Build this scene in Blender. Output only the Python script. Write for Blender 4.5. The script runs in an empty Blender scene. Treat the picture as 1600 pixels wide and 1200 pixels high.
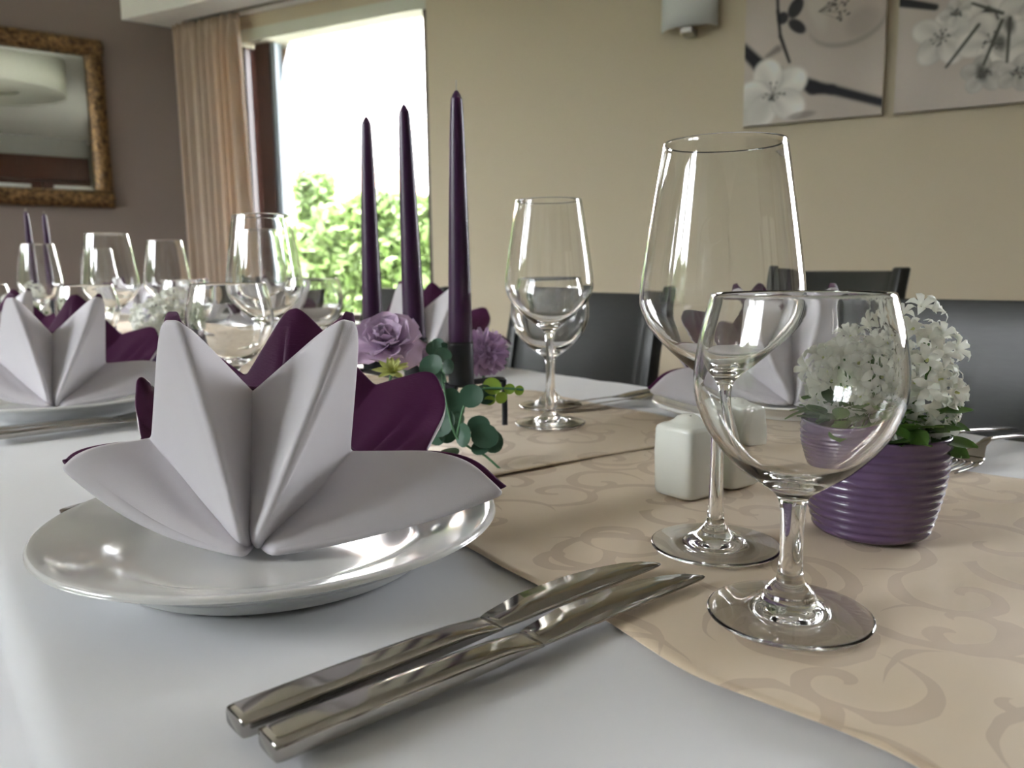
import bpy, math, random
import numpy as np
from mathutils import Vector, Matrix
PI = math.pi
sc = bpy.context.scene
col = sc.collection

# ------------------------------------------------------------------ camera
F, PITCH, ROLL, YAW, CAMH = 1235.0, math.radians(8.2), math.radians(0.78), math.radians(37.5), 0.165
fw = Vector((math.sin(YAW)*math.cos(PITCH), math.cos(YAW)*math.cos(PITCH), -math.sin(PITCH)))
_r0 = Vector((math.cos(YAW), -math.sin(YAW), 0)); _u0 = _r0.cross(fw)
RT = _r0*math.cos(ROLL) - _u0*math.sin(ROLL); UP = _u0*math.cos(ROLL) + _r0*math.sin(ROLL)
CAM = Vector((0, 0, CAMH))
cd = bpy.data.cameras.new('camera'); cam = bpy.data.objects.new('camera', cd); col.objects.link(cam)
m3 = Matrix((RT, UP, -fw)).transposed(); cam.matrix_world = Matrix.Translation(CAM) @ m3.to_4x4()
cd.sensor_width = 36; cd.lens = F/1600*36; cd.clip_start = 0.01; cd.clip_end = 200
cd.dof.use_dof = True; cd.dof.focus_distance = 0.44; cd.dof.aperture_fstop = 12.0
sc.camera = cam

def pt(px, py, D):            # a measured image point at a known depth -> a point of the room
    return CAM + (fw + RT*((px-800)/F) - UP*((py-600)/F))*D
def at_z(px, py, z=0.0):
    d = fw + RT*((px-800)/F) - UP*((py-600)/F)
    return CAM + d*((z-CAMH)/d.z)

# ------------------------------------------------------------------ world, sun, exposure
w = bpy.data.worlds.new('world'); sc.world = w; w.use_nodes = True
bg = w.node_tree.nodes['Background']; bg.inputs[0].default_value = (0.93, 0.96, 1.0, 1); bg.inputs[1].default_value = 5.0
sun = bpy.data.objects.new('sun', bpy.data.lights.new('sun', 'SUN')); col.objects.link(sun)
sun.data.energy = 8.0; sun.data.angle = math.radians(1.0); sun.data.color = (1, 0.95, 0.85)
sun.rotation_euler = Vector((0.55, 0.25, -1.25)).to_track_quat('-Z', 'Y').to_euler()
vs = sc.view_settings; vs.view_transform = 'Standard'; vs.look = 'None'; vs.gamma = 1.0; vs.exposure = 2.83
try: vs.use_curve_mapping = False
except Exception: pass
cy = sc.cycles
cy.max_bounces = 24; cy.transmission_bounces = 24; cy.glossy_bounces = 8; cy.diffuse_bounces = 6; cy.transparent_max_bounces = 24
cy.sample_clamp_indirect = 6.0; cy.use_denoising = True
try: cy.denoiser = 'OPENIMAGEDENOISE'
except Exception: pass

def portal(name, loc, dirn, sx, sy):
    l = bpy.data.lights.new(name, 'AREA'); l.shape = 'RECTANGLE'; l.size = sx; l.size_y = sy; l.cycles.is_portal = True
    o = bpy.data.objects.new(name, l); col.objects.link(o); o.location = loc
    o.rotation_euler = Vector(dirn).to_track_quat('-Z', 'Z').to_euler(); return o

# ------------------------------------------------------------------ materials
MATS = {}
def pm(name, c, rough=0.5, metal=0.0, var=0.0, vscale=30, bump=0.0, bscale=200, spec=0.5, sheen=0.0, coat=0.0, c2=None, trans=0.0, sub=0.0, stretch=(1,1,1), detail=4, bdist=0.002):
    m = bpy.data.materials.new(name); m.use_nodes = True; nt = m.node_tree; N = nt.nodes; L = nt.links
    b = N['Principled BSDF']; b.inputs['Base Color'].default_value = (*c, 1); b.inputs['Roughness'].default_value = rough
    b.inputs['Metallic'].default_value = metal; b.inputs['Specular IOR Level'].default_value = spec
    if sheen: b.inputs['Sheen Weight'].default_value = sheen
    if coat: b.inputs['Coat Weight'].default_value = coat; b.inputs['Coat Roughness'].default_value = 0.08
    if sub: b.inputs['Subsurface Weight'].default_value = sub; b.inputs['Subsurface Radius'].default_value = (0.01, 0.004, 0.004)
    if var or bump:
        tc = N.new('ShaderNodeTexCoord'); mp = N.new('ShaderNodeMapping'); L.new(tc.outputs['Object'], mp.inputs[0]); mp.inputs['Scale'].default_value = stretch
    if var:
        n = N.new('ShaderNodeTexNoise'); n.inputs['Scale'].default_value = vscale; n.inputs['Detail'].default_value = detail; L.new(mp.outputs[0], n.inputs['Vector'])
        r = N.new('ShaderNodeValToRGB'); L.new(n.outputs[0], r.inputs[0]); r.color_ramp.elements[0].position = 0.3; r.color_ramp.elements[1].position = 0.7
        d = c2 if c2 else tuple(x*(1-var) for x in c)
        r.color_ramp.elements[0].color = (*d, 1); r.color_ramp.elements[1].color = (*c, 1); L.new(r.outputs[0], b.inputs['Base Color'])
    if bump:
        n2 = N.new('ShaderNodeTexNoise'); n2.inputs['Scale'].default_value = bscale; n2.inputs['Detail'].default_value = 3; L.new(mp.outputs[0], n2.inputs['Vector'])
        bp = N.new('ShaderNodeBump'); bp.inputs['Strength'].default_value = bump; bp.inputs['Distance'].default_value = bdist
        L.new(n2.outputs[0], bp.inputs['Height']); L.new(bp.outputs[0], b.inputs['Normal'])
    if trans:      # cloth or leaf that lets some light through
        t = N.new('ShaderNodeBsdfTranslucent'); t.inputs[0].default_value = (*c, 1); mx = N.new('ShaderNodeMixShader'); mx.inputs[0].default_value = trans
        L.new(b.outputs[0], mx.inputs[1]); L.new(t.outputs[0], mx.inputs[2]); L.new(mx.outputs[0], N['Material Output'].inputs[0])
    MATS[name] = m; return m

pm('wall_beige', (0.645, 0.565, 0.42), 0.85, bump=0.15, bscale=90, bdist=0.004)
pm('wall_brown', (0.25, 0.205, 0.185), 0.85, bump=0.15, bscale=90, bdist=0.004)
pm('wall_pale', (0.42, 0.42, 0.40), 0.9)
pm('ceiling', (0.80, 0.80, 0.78), 0.9)
pm('soffit', (0.84, 0.84, 0.82), 0.8)
pm('floor_wood', (0.22, 0.13, 0.07), 0.45, var=0.4, vscale=6, stretch=(1, 12, 1))
pm('frame_wood', (0.055, 0.022, 0.018), 0.4, var=0.3, vscale=12, stretch=(8, 8, 1))
pm('red_wood', (0.085, 0.028, 0.016), 0.4, var=0.35, vscale=8, stretch=(10, 10, 1))
pm('seal', (0.25, 0.30, 0.34), 0.4)
pm('cream_board', (0.70, 0.72, 0.62), 0.6)
pm('cloth', (0.70, 0.71, 0.735), 0.92, bump=0.25, bscale=1800, sheen=0.15, bdist=0.0003)
pm('napkin_white', (0.61, 0.585, 0.62), 0.85, bump=0.3, bscale=1500, sheen=0.25, bdist=0.0004, stretch=(1, 3, 1))
pm('napkin_purple', (0.060, 0.0045, 0.046), 0.55, spec=0.3, bump=0.4, bscale=300, bdist=0.0006, stretch=(1, 1, 6))
pm('china', (0.70, 0.71, 0.70), 0.12, spec=0.6, coat=0.4)
pm('shaker_china', (0.74, 0.76, 0.70), 0.25, coat=0.2)
pm('steel', (0.42, 0.40, 0.375), 0.11, metal=1.0)
pm('pot_purple', (0.115, 0.068, 0.150), 0.22, var=0.18, vscale=60, coat=0.3)
pm('soil', (0.03, 0.02, 0.012), 0.95, bump=0.8, bscale=300)
pm('petal_white', (0.83, 0.84, 0.78), 0.6, trans=0.25)
pm('flower_throat', (0.62, 0.66, 0.28), 0.6)
pm('leaf_green', (0.09, 0.20, 0.035), 0.5, var=0.4, vscale=80, trans=0.2)
pm('euca_green', (0.045, 0.125, 0.075), 0.5, var=0.35, vscale=60, trans=0.1)
pm('euca_light', (0.27, 0.43, 0.05), 0.5, var=0.2, vscale=80, trans=0.15)
pm('euca_stem', (0.08, 0.22, 0.10), 0.5)
pm('petal_lilac', (0.72, 0.57, 0.75), 0.65, var=0.25, vscale=40, trans=0.25)
pm('pompon_lilac', (0.60, 0.43, 0.64), 0.65, var=0.3, vscale=90, trans=0.2)
pm('star_green', (0.58, 0.62, 0.24), 0.6, trans=0.2)
pm('candle', (0.034, 0.005, 0.042), 0.36)
pm('wick', (0.55, 0.52, 0.45), 0.9)
pm('black_metal', (0.010, 0.012, 0.018), 0.35)
pm('chair_wood', (0.016, 0.018, 0.016), 0.38, var=0.35, vscale=10, stretch=(4, 4, 30), bump=0.05, bscale=100)
pm('canvas_edge', (0.30, 0.28, 0.26), 0.8)
pm('frosted', (0.72, 0.75, 0.74), 0.35, trans=0.15)
pm('chrome', (0.45, 0.43, 0.40), 0.3, metal=1.0)
pm('gold', (0.36, 0.215, 0.09), 0.45, metal=0.5, var=0.8, vscale=48, c2=(0.035, 0.018, 0.010), bump=0.6, bscale=45, bdist=0.006)
pm('mirror', (0.55, 0.58, 0.56), 0.0, metal=1.0)
pm('curtain', (0.60, 0.50, 0.41), 0.9, bump=0.3, bscale=700, trans=0.0, bdist=0.0005)
pm('lamp_white', (0.85, 0.85, 0.80), 0.7, trans=0.2)
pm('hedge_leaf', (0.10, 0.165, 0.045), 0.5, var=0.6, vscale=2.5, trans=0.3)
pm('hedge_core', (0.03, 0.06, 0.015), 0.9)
pm('bounce_paving', (0.60, 0.58, 0.50), 0.9, var=0.4, vscale=3)  # pale paving, made brighter to bounce sunlight up to ceiling and soffit
pm('house_white', (0.85, 0.83, 0.80), 0.9)
pm('roof_tile', (0.55, 0.30, 0.20), 0.8, var=0.3, vscale=10)
pm('bark', (0.08, 0.05, 0.03), 0.9)
# curtain: partly translucent, warm
def curtain_mat():
    m = MATS['curtain']; nt = m.node_tree; N = nt.nodes; L = nt.links; b = N['Principled BSDF']
    t = N.new('ShaderNodeBsdfTranslucent'); t.inputs[0].default_value = (0.92, 0.68, 0.36, 1); mx = N.new('ShaderNodeMixShader'); mx.inputs[0].default_value = 0.20
    L.new(b.outputs[0], mx.inputs[1]); L.new(t.outputs[0], mx.inputs[2]); L.new(mx.outputs[0], N['Material Output'].inputs[0])
curtain_mat()
def glass_mat():
    m = bpy.data.materials.new('clear_glass'); m.use_nodes = True; b = m.node_tree.nodes['Principled BSDF']
    b.inputs['Base Color'].default_value = (0.985, 0.99, 0.985, 1); b.inputs['Roughness'].default_value = 0.0; b.inputs['Transmission Weight'].default_value = 1.0; b.inputs['IOR'].default_value = 1.5
    MATS['glass'] = m
    m = bpy.data.materials.new('window_glass'); m.use_nodes = True; nt = m.node_tree; N = nt.nodes; L = nt.links; N.remove(N['Principled BSDF'])
    tr = N.new('ShaderNodeBsdfTransparent'); gl = N.new('ShaderNodeBsdfGlossy'); gl.inputs['Roughness'].default_value = 0.0
    fr = N.new('ShaderNodeFresnel'); fr.inputs[0].default_value = 1.45; mx = N.new('ShaderNodeMixShader')
    L.new(fr.outputs[0], mx.inputs[0]); L.new(tr.outputs[0], mx.inputs[1]); L.new(gl.outputs[0], mx.inputs[2]); L.new(mx.outputs[0], N['Material Output'].inputs[0])
    MATS['pane'] = m
glass_mat()
def runner_mat():
    m = bpy.data.materials.new('damask_runner'); m.use_nodes = True; nt = m.node_tree; N = nt.nodes; L = nt.links; b = N['Principled BSDF']
    tc = N.new('ShaderNodeTexCoord')
    def math_(op, a, c=None, clamp=False):
        n = N.new('ShaderNodeMath'); n.operation = op; n.use_clamp = clamp
        for i, v in enumerate((a, c)):
            if v is None: continue
            if isinstance(v, (int, float)): n.inputs[i].default_value = v
            else: L.new(v, n.inputs[i])
        return n.outputs[0]
    def curls(scale, off, k, rmax, wd):
        mp = N.new('ShaderNodeMapping'); mp.inputs['Location'].default_value = off; L.new(tc.outputs['Object'], mp.inputs[0])
        nz = N.new('ShaderNodeTexNoise'); nz.inputs['Scale'].default_value = 25; L.new(mp.outputs[0], nz.inputs['Vector'])
        sb = N.new('ShaderNodeVectorMath'); sb.operation = 'SCALE'; L.new(nz.outputs[1], sb.inputs[0]); sb.inputs['Scale'].default_value = 0.012
        ad = N.new('ShaderNodeVectorMath'); ad.operation = 'ADD'; L.new(mp.outputs[0], ad.inputs[0]); L.new(sb.outputs[0], ad.inputs[1])
        v = N.new('ShaderNodeTexVoronoi'); v.voronoi_dimensions = '2D'; v.inputs['Scale'].default_value = scale; v.inputs['Randomness'].default_value = 0.75; L.new(ad.outputs[0], v.inputs['Vector'])
        df = N.new('ShaderNodeVectorMath'); df.operation = 'SUBTRACT'; L.new(ad.outputs[0], df.inputs[0]); L.new(v.outputs['Position'], df.inputs[1])
        sp = N.new('ShaderNodeSeparateXYZ'); L.new(df.outputs[0], sp.inputs[0]); cs = N.new('ShaderNodeSeparateColor'); L.new(v.outputs['Color'], cs.inputs[0])
        sg = math_('SIGN', math_('SUBTRACT', cs.outputs[1], 0.5))
        an = math_('MULTIPLY', math_('DIVIDE', math_('ARCTAN2', sp.outputs[1], sp.outputs[0]), 2*PI), sg)
        r = math_('SQRT', math_('ADD', math_('MULTIPLY', sp.outputs[0], sp.outputs[0]), math_('MULTIPLY', sp.outputs[1], sp.outputs[1])))
        ph = math_('FRACT', math_('ADD', math_('ADD', an, cs.outputs[0]), math_('ADD', math_('MULTIPLY', r, k), 10.0)))
        band = math_('LESS_THAN', math_('ABSOLUTE', math_('SUBTRACT', ph, 0.5)), wd)
        return math_('MULTIPLY', band, math_('LESS_THAN', r, rmax))
    a = curls(15, (0, 0, 0), 30, 0.034, 0.13); c = curls(11, (0.37, 0.81, 0), 20, 0.046, 0.08)
    mask = math_('MAXIMUM', a, c)
    mx = N.new('ShaderNodeMix'); mx.data_type = 'RGBA'; L.new(mask, mx.inputs[0]); mx.inputs[6].default_value = (0.64, 0.525, 0.385, 1); mx.inputs[7].default_value = (0.535, 0.425, 0.31, 1); L.new(mx.outputs[2], b.inputs['Base Color'])
    L.new(math_('ADD', math_('MULTIPLY', mask, 0.22), 0.42), b.inputs['Roughness']); b.inputs['Specular IOR Level'].default_value = 0.45; b.inputs['Sheen Weight'].default_value = 0.15
    nz = N.new('ShaderNodeTexNoise'); nz.inputs['Scale'].default_value = 11; nz.inputs['Detail'].default_value = 3; L.new(tc.outputs['Object'], nz.inputs['Vector'])
    bp = N.new('ShaderNodeBump'); bp.inputs['Strength'].default_value = 0.35; bp.inputs['Distance'].default_value = 0.006; L.new(nz.outputs[0], bp.inputs['Height']); L.new(bp.outputs[0], b.inputs['Normal'])
    MATS['runner'] = m
runner_mat()
def vcol_mat():
    m = bpy.data.materials.new('canvas_print'); m.use_nodes = True; N = m.node_tree.nodes; b = N['Principled BSDF']; a = N.new('ShaderNodeAttribute'); a.attribute_name = 'print'
    m.node_tree.links.new(a.outputs[0], b.inputs['Base Color']); b.inputs['Roughness'].default_value = 0.75; b.inputs['Specular IOR Level'].default_value = 0.25; MATS['print'] = m
vcol_mat()

# ------------------------------------------------------------------ mesh helpers
class MB:
    def __init__(s): s.v = []; s.f = []
    def add(s, vs, fs):
        o = len(s.v); s.v += [tuple(x) for x in vs]; s.f += [tuple(i+o for i in f) for f in fs]; return s
    def box(s, x0, x1, y0, y1, z0, z1):
        return s.add([(x, y, z) for z in (z0, z1) for y in (y0, y1) for x in (x0, x1)], [(0, 2, 3, 1), (4, 5, 7, 6), (0, 1, 5, 4), (2, 6, 7, 3), (0, 4, 6, 2), (1, 3, 7, 5)])
    def prism(s, poly, z0, z1):
        n = len(poly); s.add([(p[0], p[1], z0) for p in poly] + [(p[0], p[1], z1) for p in poly], [tuple(range(n-1, -1, -1)), tuple(range(n, 2*n))] + [(i, (i+1) % n, (i+1) % n+n, i+n) for i in range(n)]); return s
    def lathe(s, prof, n=48, cx=0, cy=0, cz=0):
        vs = []; fs = []; m = len(prof)
        rings = []
        for r, z in prof:
            if r < 1e-6: rings.append([len(vs)]); vs.append((cx, cy, cz+z))
            else:
                rings.append(list(range(len(vs), len(vs)+n))); vs += [(cx+r*math.cos(2*PI*i/n), cy+r*math.sin(2*PI*i/n), cz+z) for i in range(n)]
        for a, b in zip(rings, rings[1:]):
            for i in range(n):
                j = (i+1) % n
                if len(a) == 1 and len(b) == 1: continue
                if len(a) == 1: fs.append((a[0], b[j], b[i]))
                elif len(b) == 1: fs.append((a[i], a[j], b[0]))
                else: fs.append((a[i], a[j], b[j], b[i]))
        return s.add(vs, fs)
    def tube(s, pts, r, n=8, cap=True):
        pts = [Vector(p) for p in pts]; rs = r if isinstance(r, (list, tuple)) else [r]*len(pts); vs = []; fs = []; up = Vector((0.31, 0.22, 0.92))
        for i, p in enumerate(pts):
            t = (pts[min(i+1, len(pts)-1)] - pts[max(i-1, 0)]).normalized(); a = t.cross(up)
            if a.length < 1e-3: a = t.cross(Vector((1, 0, 0)))
            a.normalize(); b = t.cross(a)
            vs += [p + (a*math.cos(2*PI*k/n) + b*math.sin(2*PI*k/n))*rs[i] for k in range(n)]
        for i in range(len(pts)-1):
            for k in range(n):
                fs.append((i*n+k, i*n+(k+1) % n, (i+1)*n+(k+1) % n, (i+1)*n+k))
        if cap: fs += [tuple(range(n-1, -1, -1)), tuple(range((len(pts)-1)*n, len(pts)*n))]
        return s.add(vs, fs)
    def grid(s, fn, nu, nv, closed_u=False):
        vs = [fn(i/(nu if closed_u else nu-1), j/(nv-1)) for j in range(nv) for i in range(nu)]
        fs = [(j*nu+i, j*nu+(i+1) % nu, (j+1)*nu+(i+1) % nu, (j+1)*nu+i) for j in range(nv-1) for i in range(nu if closed_u else nu-1)]
        return s.add(vs, fs)
    def loft(s, secs, cap=True):
        n = len(secs[0]); vs = [p for q in secs for p in q]
        fs = [(i*n+k, i*n+(k+1) % n, (i+1)*n+(k+1) % n, (i+1)*n+k) for i in range(len(secs)-1) for k in range(n)]
        if cap: fs += [tuple(range(n-1, -1, -1)), tuple(range((len(secs)-1)*n, len(secs)*n))]
        return s.add(vs, fs)
    def xf(s, M):
        s.v = [tuple(M @ Vector(p)) for p in s.v]; return s
    def mesh(s, name, mat, smooth=True):
        me = bpy.data.meshes.new(name); me.from_pydata(s.v, [], s.f); me.update()
        if mat: me.materials.append(MATS[mat] if isinstance(mat, str) else mat)
        if smooth: me.polygons.foreach_set('use_smooth', [True]*len(me.polygons))
        return me
    def build(s, name, mat, parent=None, smooth=True, bevel=0, subs=0, solid=0, sharp=None, seg=2):
        me = s.mesh(name, mat, smooth); o = bpy.data.objects.new(name, me); col.objects.link(o)
        if parent: o.parent = parent
        if solid:
            q = o.modifiers.new('solid', 'SOLIDIFY'); q.thickness = solid; q.offset = 0; q.use_even_offset = False
        if bevel:
            q = o.modifiers.new('bevel', 'BEVEL'); q.width = bevel; q.segments = seg; q.limit_method = 'ANGLE'; q.angle_limit = math.radians(35); q.harden_normals = False
        if subs:
            q = o.modifiers.new('sub', 'SUBSURF'); q.levels = subs; q.render_levels = subs
        if sharp:
            try: me.set_sharp_from_angle(angle=math.radians(sharp))
            except Exception: pass
        return o
def tag(o, label, cat, group=None):
    o['label'] = label; o['category'] = cat
    if group: o['group'] = group
    return o
def struct(o): o['kind'] = 'structure'; return o
def thing(name, label, cat, loc=(0, 0, 0), rz=0.0, group=None):
    o = bpy.data.objects.new(name, None); col.objects.link(o); o.location = loc; o.rotation_euler = (0, 0, rz); o.empty_display_size = 0.02
    return tag(o, label, cat, group)
def put(me, name, parent=None, M=None):
    o = bpy.data.objects.new(name, me); col.objects.link(o)
    if parent: o.parent = parent
    if M is not None: o.matrix_local = M
    return o
def dup(root, loc, rz, label, group=None):
    def cp(o, par):
        c = o.copy(); col.objects.link(c)
        if par: c.parent = par
        for ch in o.children: cp(ch, c)
        return c
    r = cp(root, None); r.location = loc; r.rotation_euler = (0, 0, rz); r['label'] = label
    if group: r['group'] = group
    return r
def crom(pts, n):             # Catmull-Rom through 2D/3D points
    pts = [np.array(p, float) for p in pts]; out = []
    for i in range(len(pts)-1):
        p0 = pts[max(i-1, 0)]; p1 = pts[i]; p2 = pts[i+1]; p3 = pts[min(i+2, len(pts)-1)]
        for k in range(n):
            t = k/n; out.append(0.5*((2*p1) + (-p0+p2)*t + (2*p0-5*p1+4*p2-p3)*t*t + (-p0+3*p1-3*p2+p3)*t**3))
    out.append(pts[-1]); return out

# ------------------------------------------------------------------ the room (table top at z = 0, floor at -0.75)
ZF, ZC = -0.75, 1.95
YB = 4.53                                    # brown wall with the mirror
P0 = Vector((2.678, 1.681, 0)); WD = Vector((-0.43442, 0.90071, 0)); WN = Vector((0.90071, 0.43442, 0))
def wl(s, o, z): p = P0 + WD*s + WN*o; return Vector((p.x, p.y, z))
S_END = (YB - P0.y)/WD.y
XC = (P0 + WD*S_END).x                       # corner
S_FRONT = (-3.0 - P0.y)/WD.y
XR = (P0 + WD*S_FRONT).x
XL = -2.6
room = [(XL-0.3, -3.3), (XR+0.6, -3.3), (XC+0.3, YB+0.3), (XL-0.3, YB+0.3)]
struct(MB().prism(room, ZF-0.1, ZF).build('floor', 'floor_wood', smooth=False))
struct(MB().prism(room, ZC, ZC+0.2).build('ceiling', 'ceiling', smooth=False))
struct(MB().box(XL-0.3, XC+0.25, YB, YB+0.3, ZF, ZC).build('wall_back', 'wall_brown', smooth=False))
struct(MB().box(XL-0.3, XR+0.6, -3.3, -3.0, ZF, ZC).build('wall_front', 'wall_pale', smooth=False))
def wbox(mb, s0, s1, o0, o1, z0, z1):
    q = [wl(s, o, z) for z in (z0, z1) for o in (o0, o1) for s in (s0, s1)]
    mb.add(q, [(0, 2, 3, 1), (4, 5, 7, 6), (0, 1, 5, 4), (2, 6, 7, 3), (0, 4, 6, 2), (1, 3, 7, 5)])
W0, W1, WZ0, WZ1 = 1.635, 2.79, -0.075, 1.375
mb = MB()
R0, R1, RZ0, RZ1 = -2.5, -1.3, 0.10, 1.45          # a second window in the same wall, beyond the pictures
wbox(mb, S_FRONT, R0, 0, 0.3, ZF, ZC); wbox(mb, R0, R1, 0, 0.3, ZF, RZ0); wbox(mb, R0, R1, 0, 0.3, RZ1, ZC); wbox(mb, R1, W0, 0, 0.3, ZF, ZC); wbox(mb, W1, S_END+0.05, 0, 0.3, ZF, ZC); wbox(mb, W0, W1, 0, 0.3, ZF, WZ0); wbox(mb, W0, W1, 0, 0.3, WZ1, ZC)
struct(mb.build('wall_right', 'wall_beige', smooth=False))
# curtain box running above the window
sf = MB(); a = wl(1.25, -0.255, 0); b_ = wl(1.25, -0.002, 0)
sf.prism([(a.x, a.y), (b_.x, b_.y), (XC-0.002, YB-0.002), (XC-0.283, YB-0.002)], 1.44, ZC-0.002)
struct(sf.build('trim_1', 'soffit', smooth=False, bevel=0.004))
# window in the beige wall
win = bpy.data.objects.new('window_1', None); col.objects.link(win); struct(win)
mb = MB(); O0, O1 = 0.05, 0.13
wbox(mb, 2.605, 2.70, O0, O1, WZ0, WZ1); wbox(mb, W0, W0+0.022, O0-0.045, O1, WZ0, WZ1); wbox(mb, W0+0.022, 2.605, O0, O1, WZ0, WZ0+0.03)
mb.build('window_frame', 'frame_wood', win, smooth=False, bevel=0.003)
mb = MB(); wbox(mb, 2.575, 2.605, O0+0.01, O1-0.01, WZ0+0.03, WZ1); mb.build('seal', 'seal', win, smooth=False)
mb = MB(); wbox(mb, W0, W1, -0.01, O1, WZ1-0.06, WZ1); mb.build('head_board', 'cream_board', win, smooth=False)
mb = MB(); wbox(mb, W0-0.03, W1, -0.12, O1, WZ0-0.03, WZ0); mb.build('window_sill', 'cream_board', win, smooth=False, bevel=0.004)
mb = MB(); wbox(mb, W0+0.02, 2.58, 0.085, 0.089, WZ0+0.03, WZ1-0.06); mb.build('pane', 'pane', win, smooth=False)
mb = MB(); wbox(mb, 2.765, 2.79, O0, O1, WZ0, WZ1); mb.build('window_frame', 'frame_wood', win, smooth=False)
mb = MB(); wbox(mb, 2.70, 2.765, 0.085, 0.089, WZ0, WZ1-0.06); mb.build('pane', 'pane', win, smooth=False)
pc = wl((W0+W1)/2, 0.14, (WZ0+WZ1)/2); portal('portal_window', pc, -WN, W1-W0, 1.44)
wn = bpy.data.objects.new('window_4', None); col.objects.link(wn); struct(wn)
mb = MB(); wbox(mb, R0, R0+0.07, 0.09, 0.16, RZ0, RZ1); wbox(mb, R1-0.07, R1, 0.09, 0.16, RZ0, RZ1); wbox(mb, R0+0.07, R1-0.07, 0.09, 0.16, RZ0, RZ0+0.07); wbox(mb, R0+0.07, R1-0.07, 0.09, 0.16, RZ1-0.07, RZ1); mb.build('window_frame', 'frame_wood', wn, smooth=False)
RM = (R0+R1)/2
mb = MB(); wbox(mb, RM-0.05, RM+0.05, 0.09, 0.16, RZ0+0.07, RZ1-0.07); mb.build('mullion', 'frame_wood', wn, smooth=False)
for s0, s1 in ((R0+0.07, RM-0.05), (RM+0.05, R1-0.07)):
    mb = MB(); wbox(mb, s0, s1, 0.123, 0.127, RZ0+0.07, RZ1-0.07); mb.build('pane', 'pane', wn, smooth=False)
mb = MB(); wbox(mb, R0-0.03, R1+0.03, -0.12, 0.09, RZ0-0.03, RZ0); mb.build('window_sill', 'cream_board', wn, smooth=False)
portal('portal_right', wl(RM, 0.2, (RZ0+RZ1)/2), -WN, R1-R0, RZ1-RZ0)
# left wall with its windows
wins = [(0.9, 2.45), (2.75, 4.3)]; LZ0, LZ1 = -0.30, 1.75
mb = MB(); ys = [-3.0] + [y for p in wins for y in p] + [YB]
for i in range(0, len(ys), 2): mb.box(XL-0.3, XL, ys[i], ys[i+1], ZF, ZC)
for a, b_ in wins: mb.box(XL-0.3, XL, a, b_, ZF, LZ0); mb.box(XL-0.3, XL, a, b_, LZ1, ZC)
struct(mb.build('wall_left', 'wall_pale', smooth=False))
for k, (a, b_) in enumerate(wins):
    wn = bpy.data.objects.new('window_%d' % (k+2), None); col.objects.link(wn); struct(wn)
    X0, X1 = XL-0.16, XL-0.09
    fr = MB().box(X0, X1, a, a+0.07, LZ0, LZ1).box(X0, X1, b_-0.07, b_, LZ0, LZ1).box(X0, X1, a+0.07, b_-0.07, LZ0, LZ0+0.07).box(X0, X1, a+0.07, b_-0.07, LZ1-0.07, LZ1)
    fr.build('window_frame', 'frame_wood', wn, smooth=False, bevel=0.003)
    MB().box(X0, X1, (a+b_)/2-0.05, (a+b_)/2+0.05, LZ0+0.07, LZ1-0.07).build('mullion', 'frame_wood', wn, smooth=False)
    for ya, yb in ((a+0.07, (a+b_)/2-0.05), ((a+b_)/2+0.05, b_-0.07)): MB().box(XL-0.127, XL-0.123, ya, yb, LZ0+0.07, LZ1-0.07).build('pane', 'pane', wn, smooth=False)
    MB().box(XL-0.09, XL+0.12, a-0.02, b_+0.02, LZ0-0.03, LZ0).build('window_sill', 'cream_board', wn, smooth=False, bevel=0.004)
    portal('portal_left', (XL-0.2, (a+b_)/2, (LZ0+LZ1)/2), (1, 0, 0), b_-a, LZ1-LZ0)
# door set in the far front wall, reflected in the mirror
dr = bpy.data.objects.new('door_1', None); col.objects.link(dr); struct(dr); dr.location = (1.6, -3.0, ZF)
MB().box(-0.95, -0.85, 0.001, 0.08, 0, 2.45).box(0.85, 0.95, 0.001, 0.08, 0, 2.45).box(-0.85, 0.85, 0.001, 0.08, 2.15, 2.45).build('door_frame', 'red_wood', dr, smooth=False, bevel=0.004)
for sgn in (-1, 1):
    x0, x1 = (-0.84, -0.005) if sgn < 0 else (0.005, 0.84)
    d = MB().box(x0, x0+0.12, 0.01, 0.055, 0.01, 2.14).box(x1-0.12, x1, 0.01, 0.055, 0.01, 2.14).box(x0+0.12, x1-0.12, 0.01, 0.055, 0.01, 0.25).box(x0+0.12, x1-0.12, 0.01, 0.055, 2.0, 2.14).build('door_leaf', 'red_wood', dr, smooth=False, bevel=0.003)
    MB().box(x0+0.12, x1-0.12, 0.028, 0.034, 0.25, 2.0).build('pane', 'lamp_white', d, smooth=False)
    MB().tube([(-sgn*-0.07, 0.056, 1.02), (sgn*0.07, 0.10, 1.02), (sgn*0.19, 0.10, 1.02)], 0.009).build('door_handle', 'chrome', d)

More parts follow.
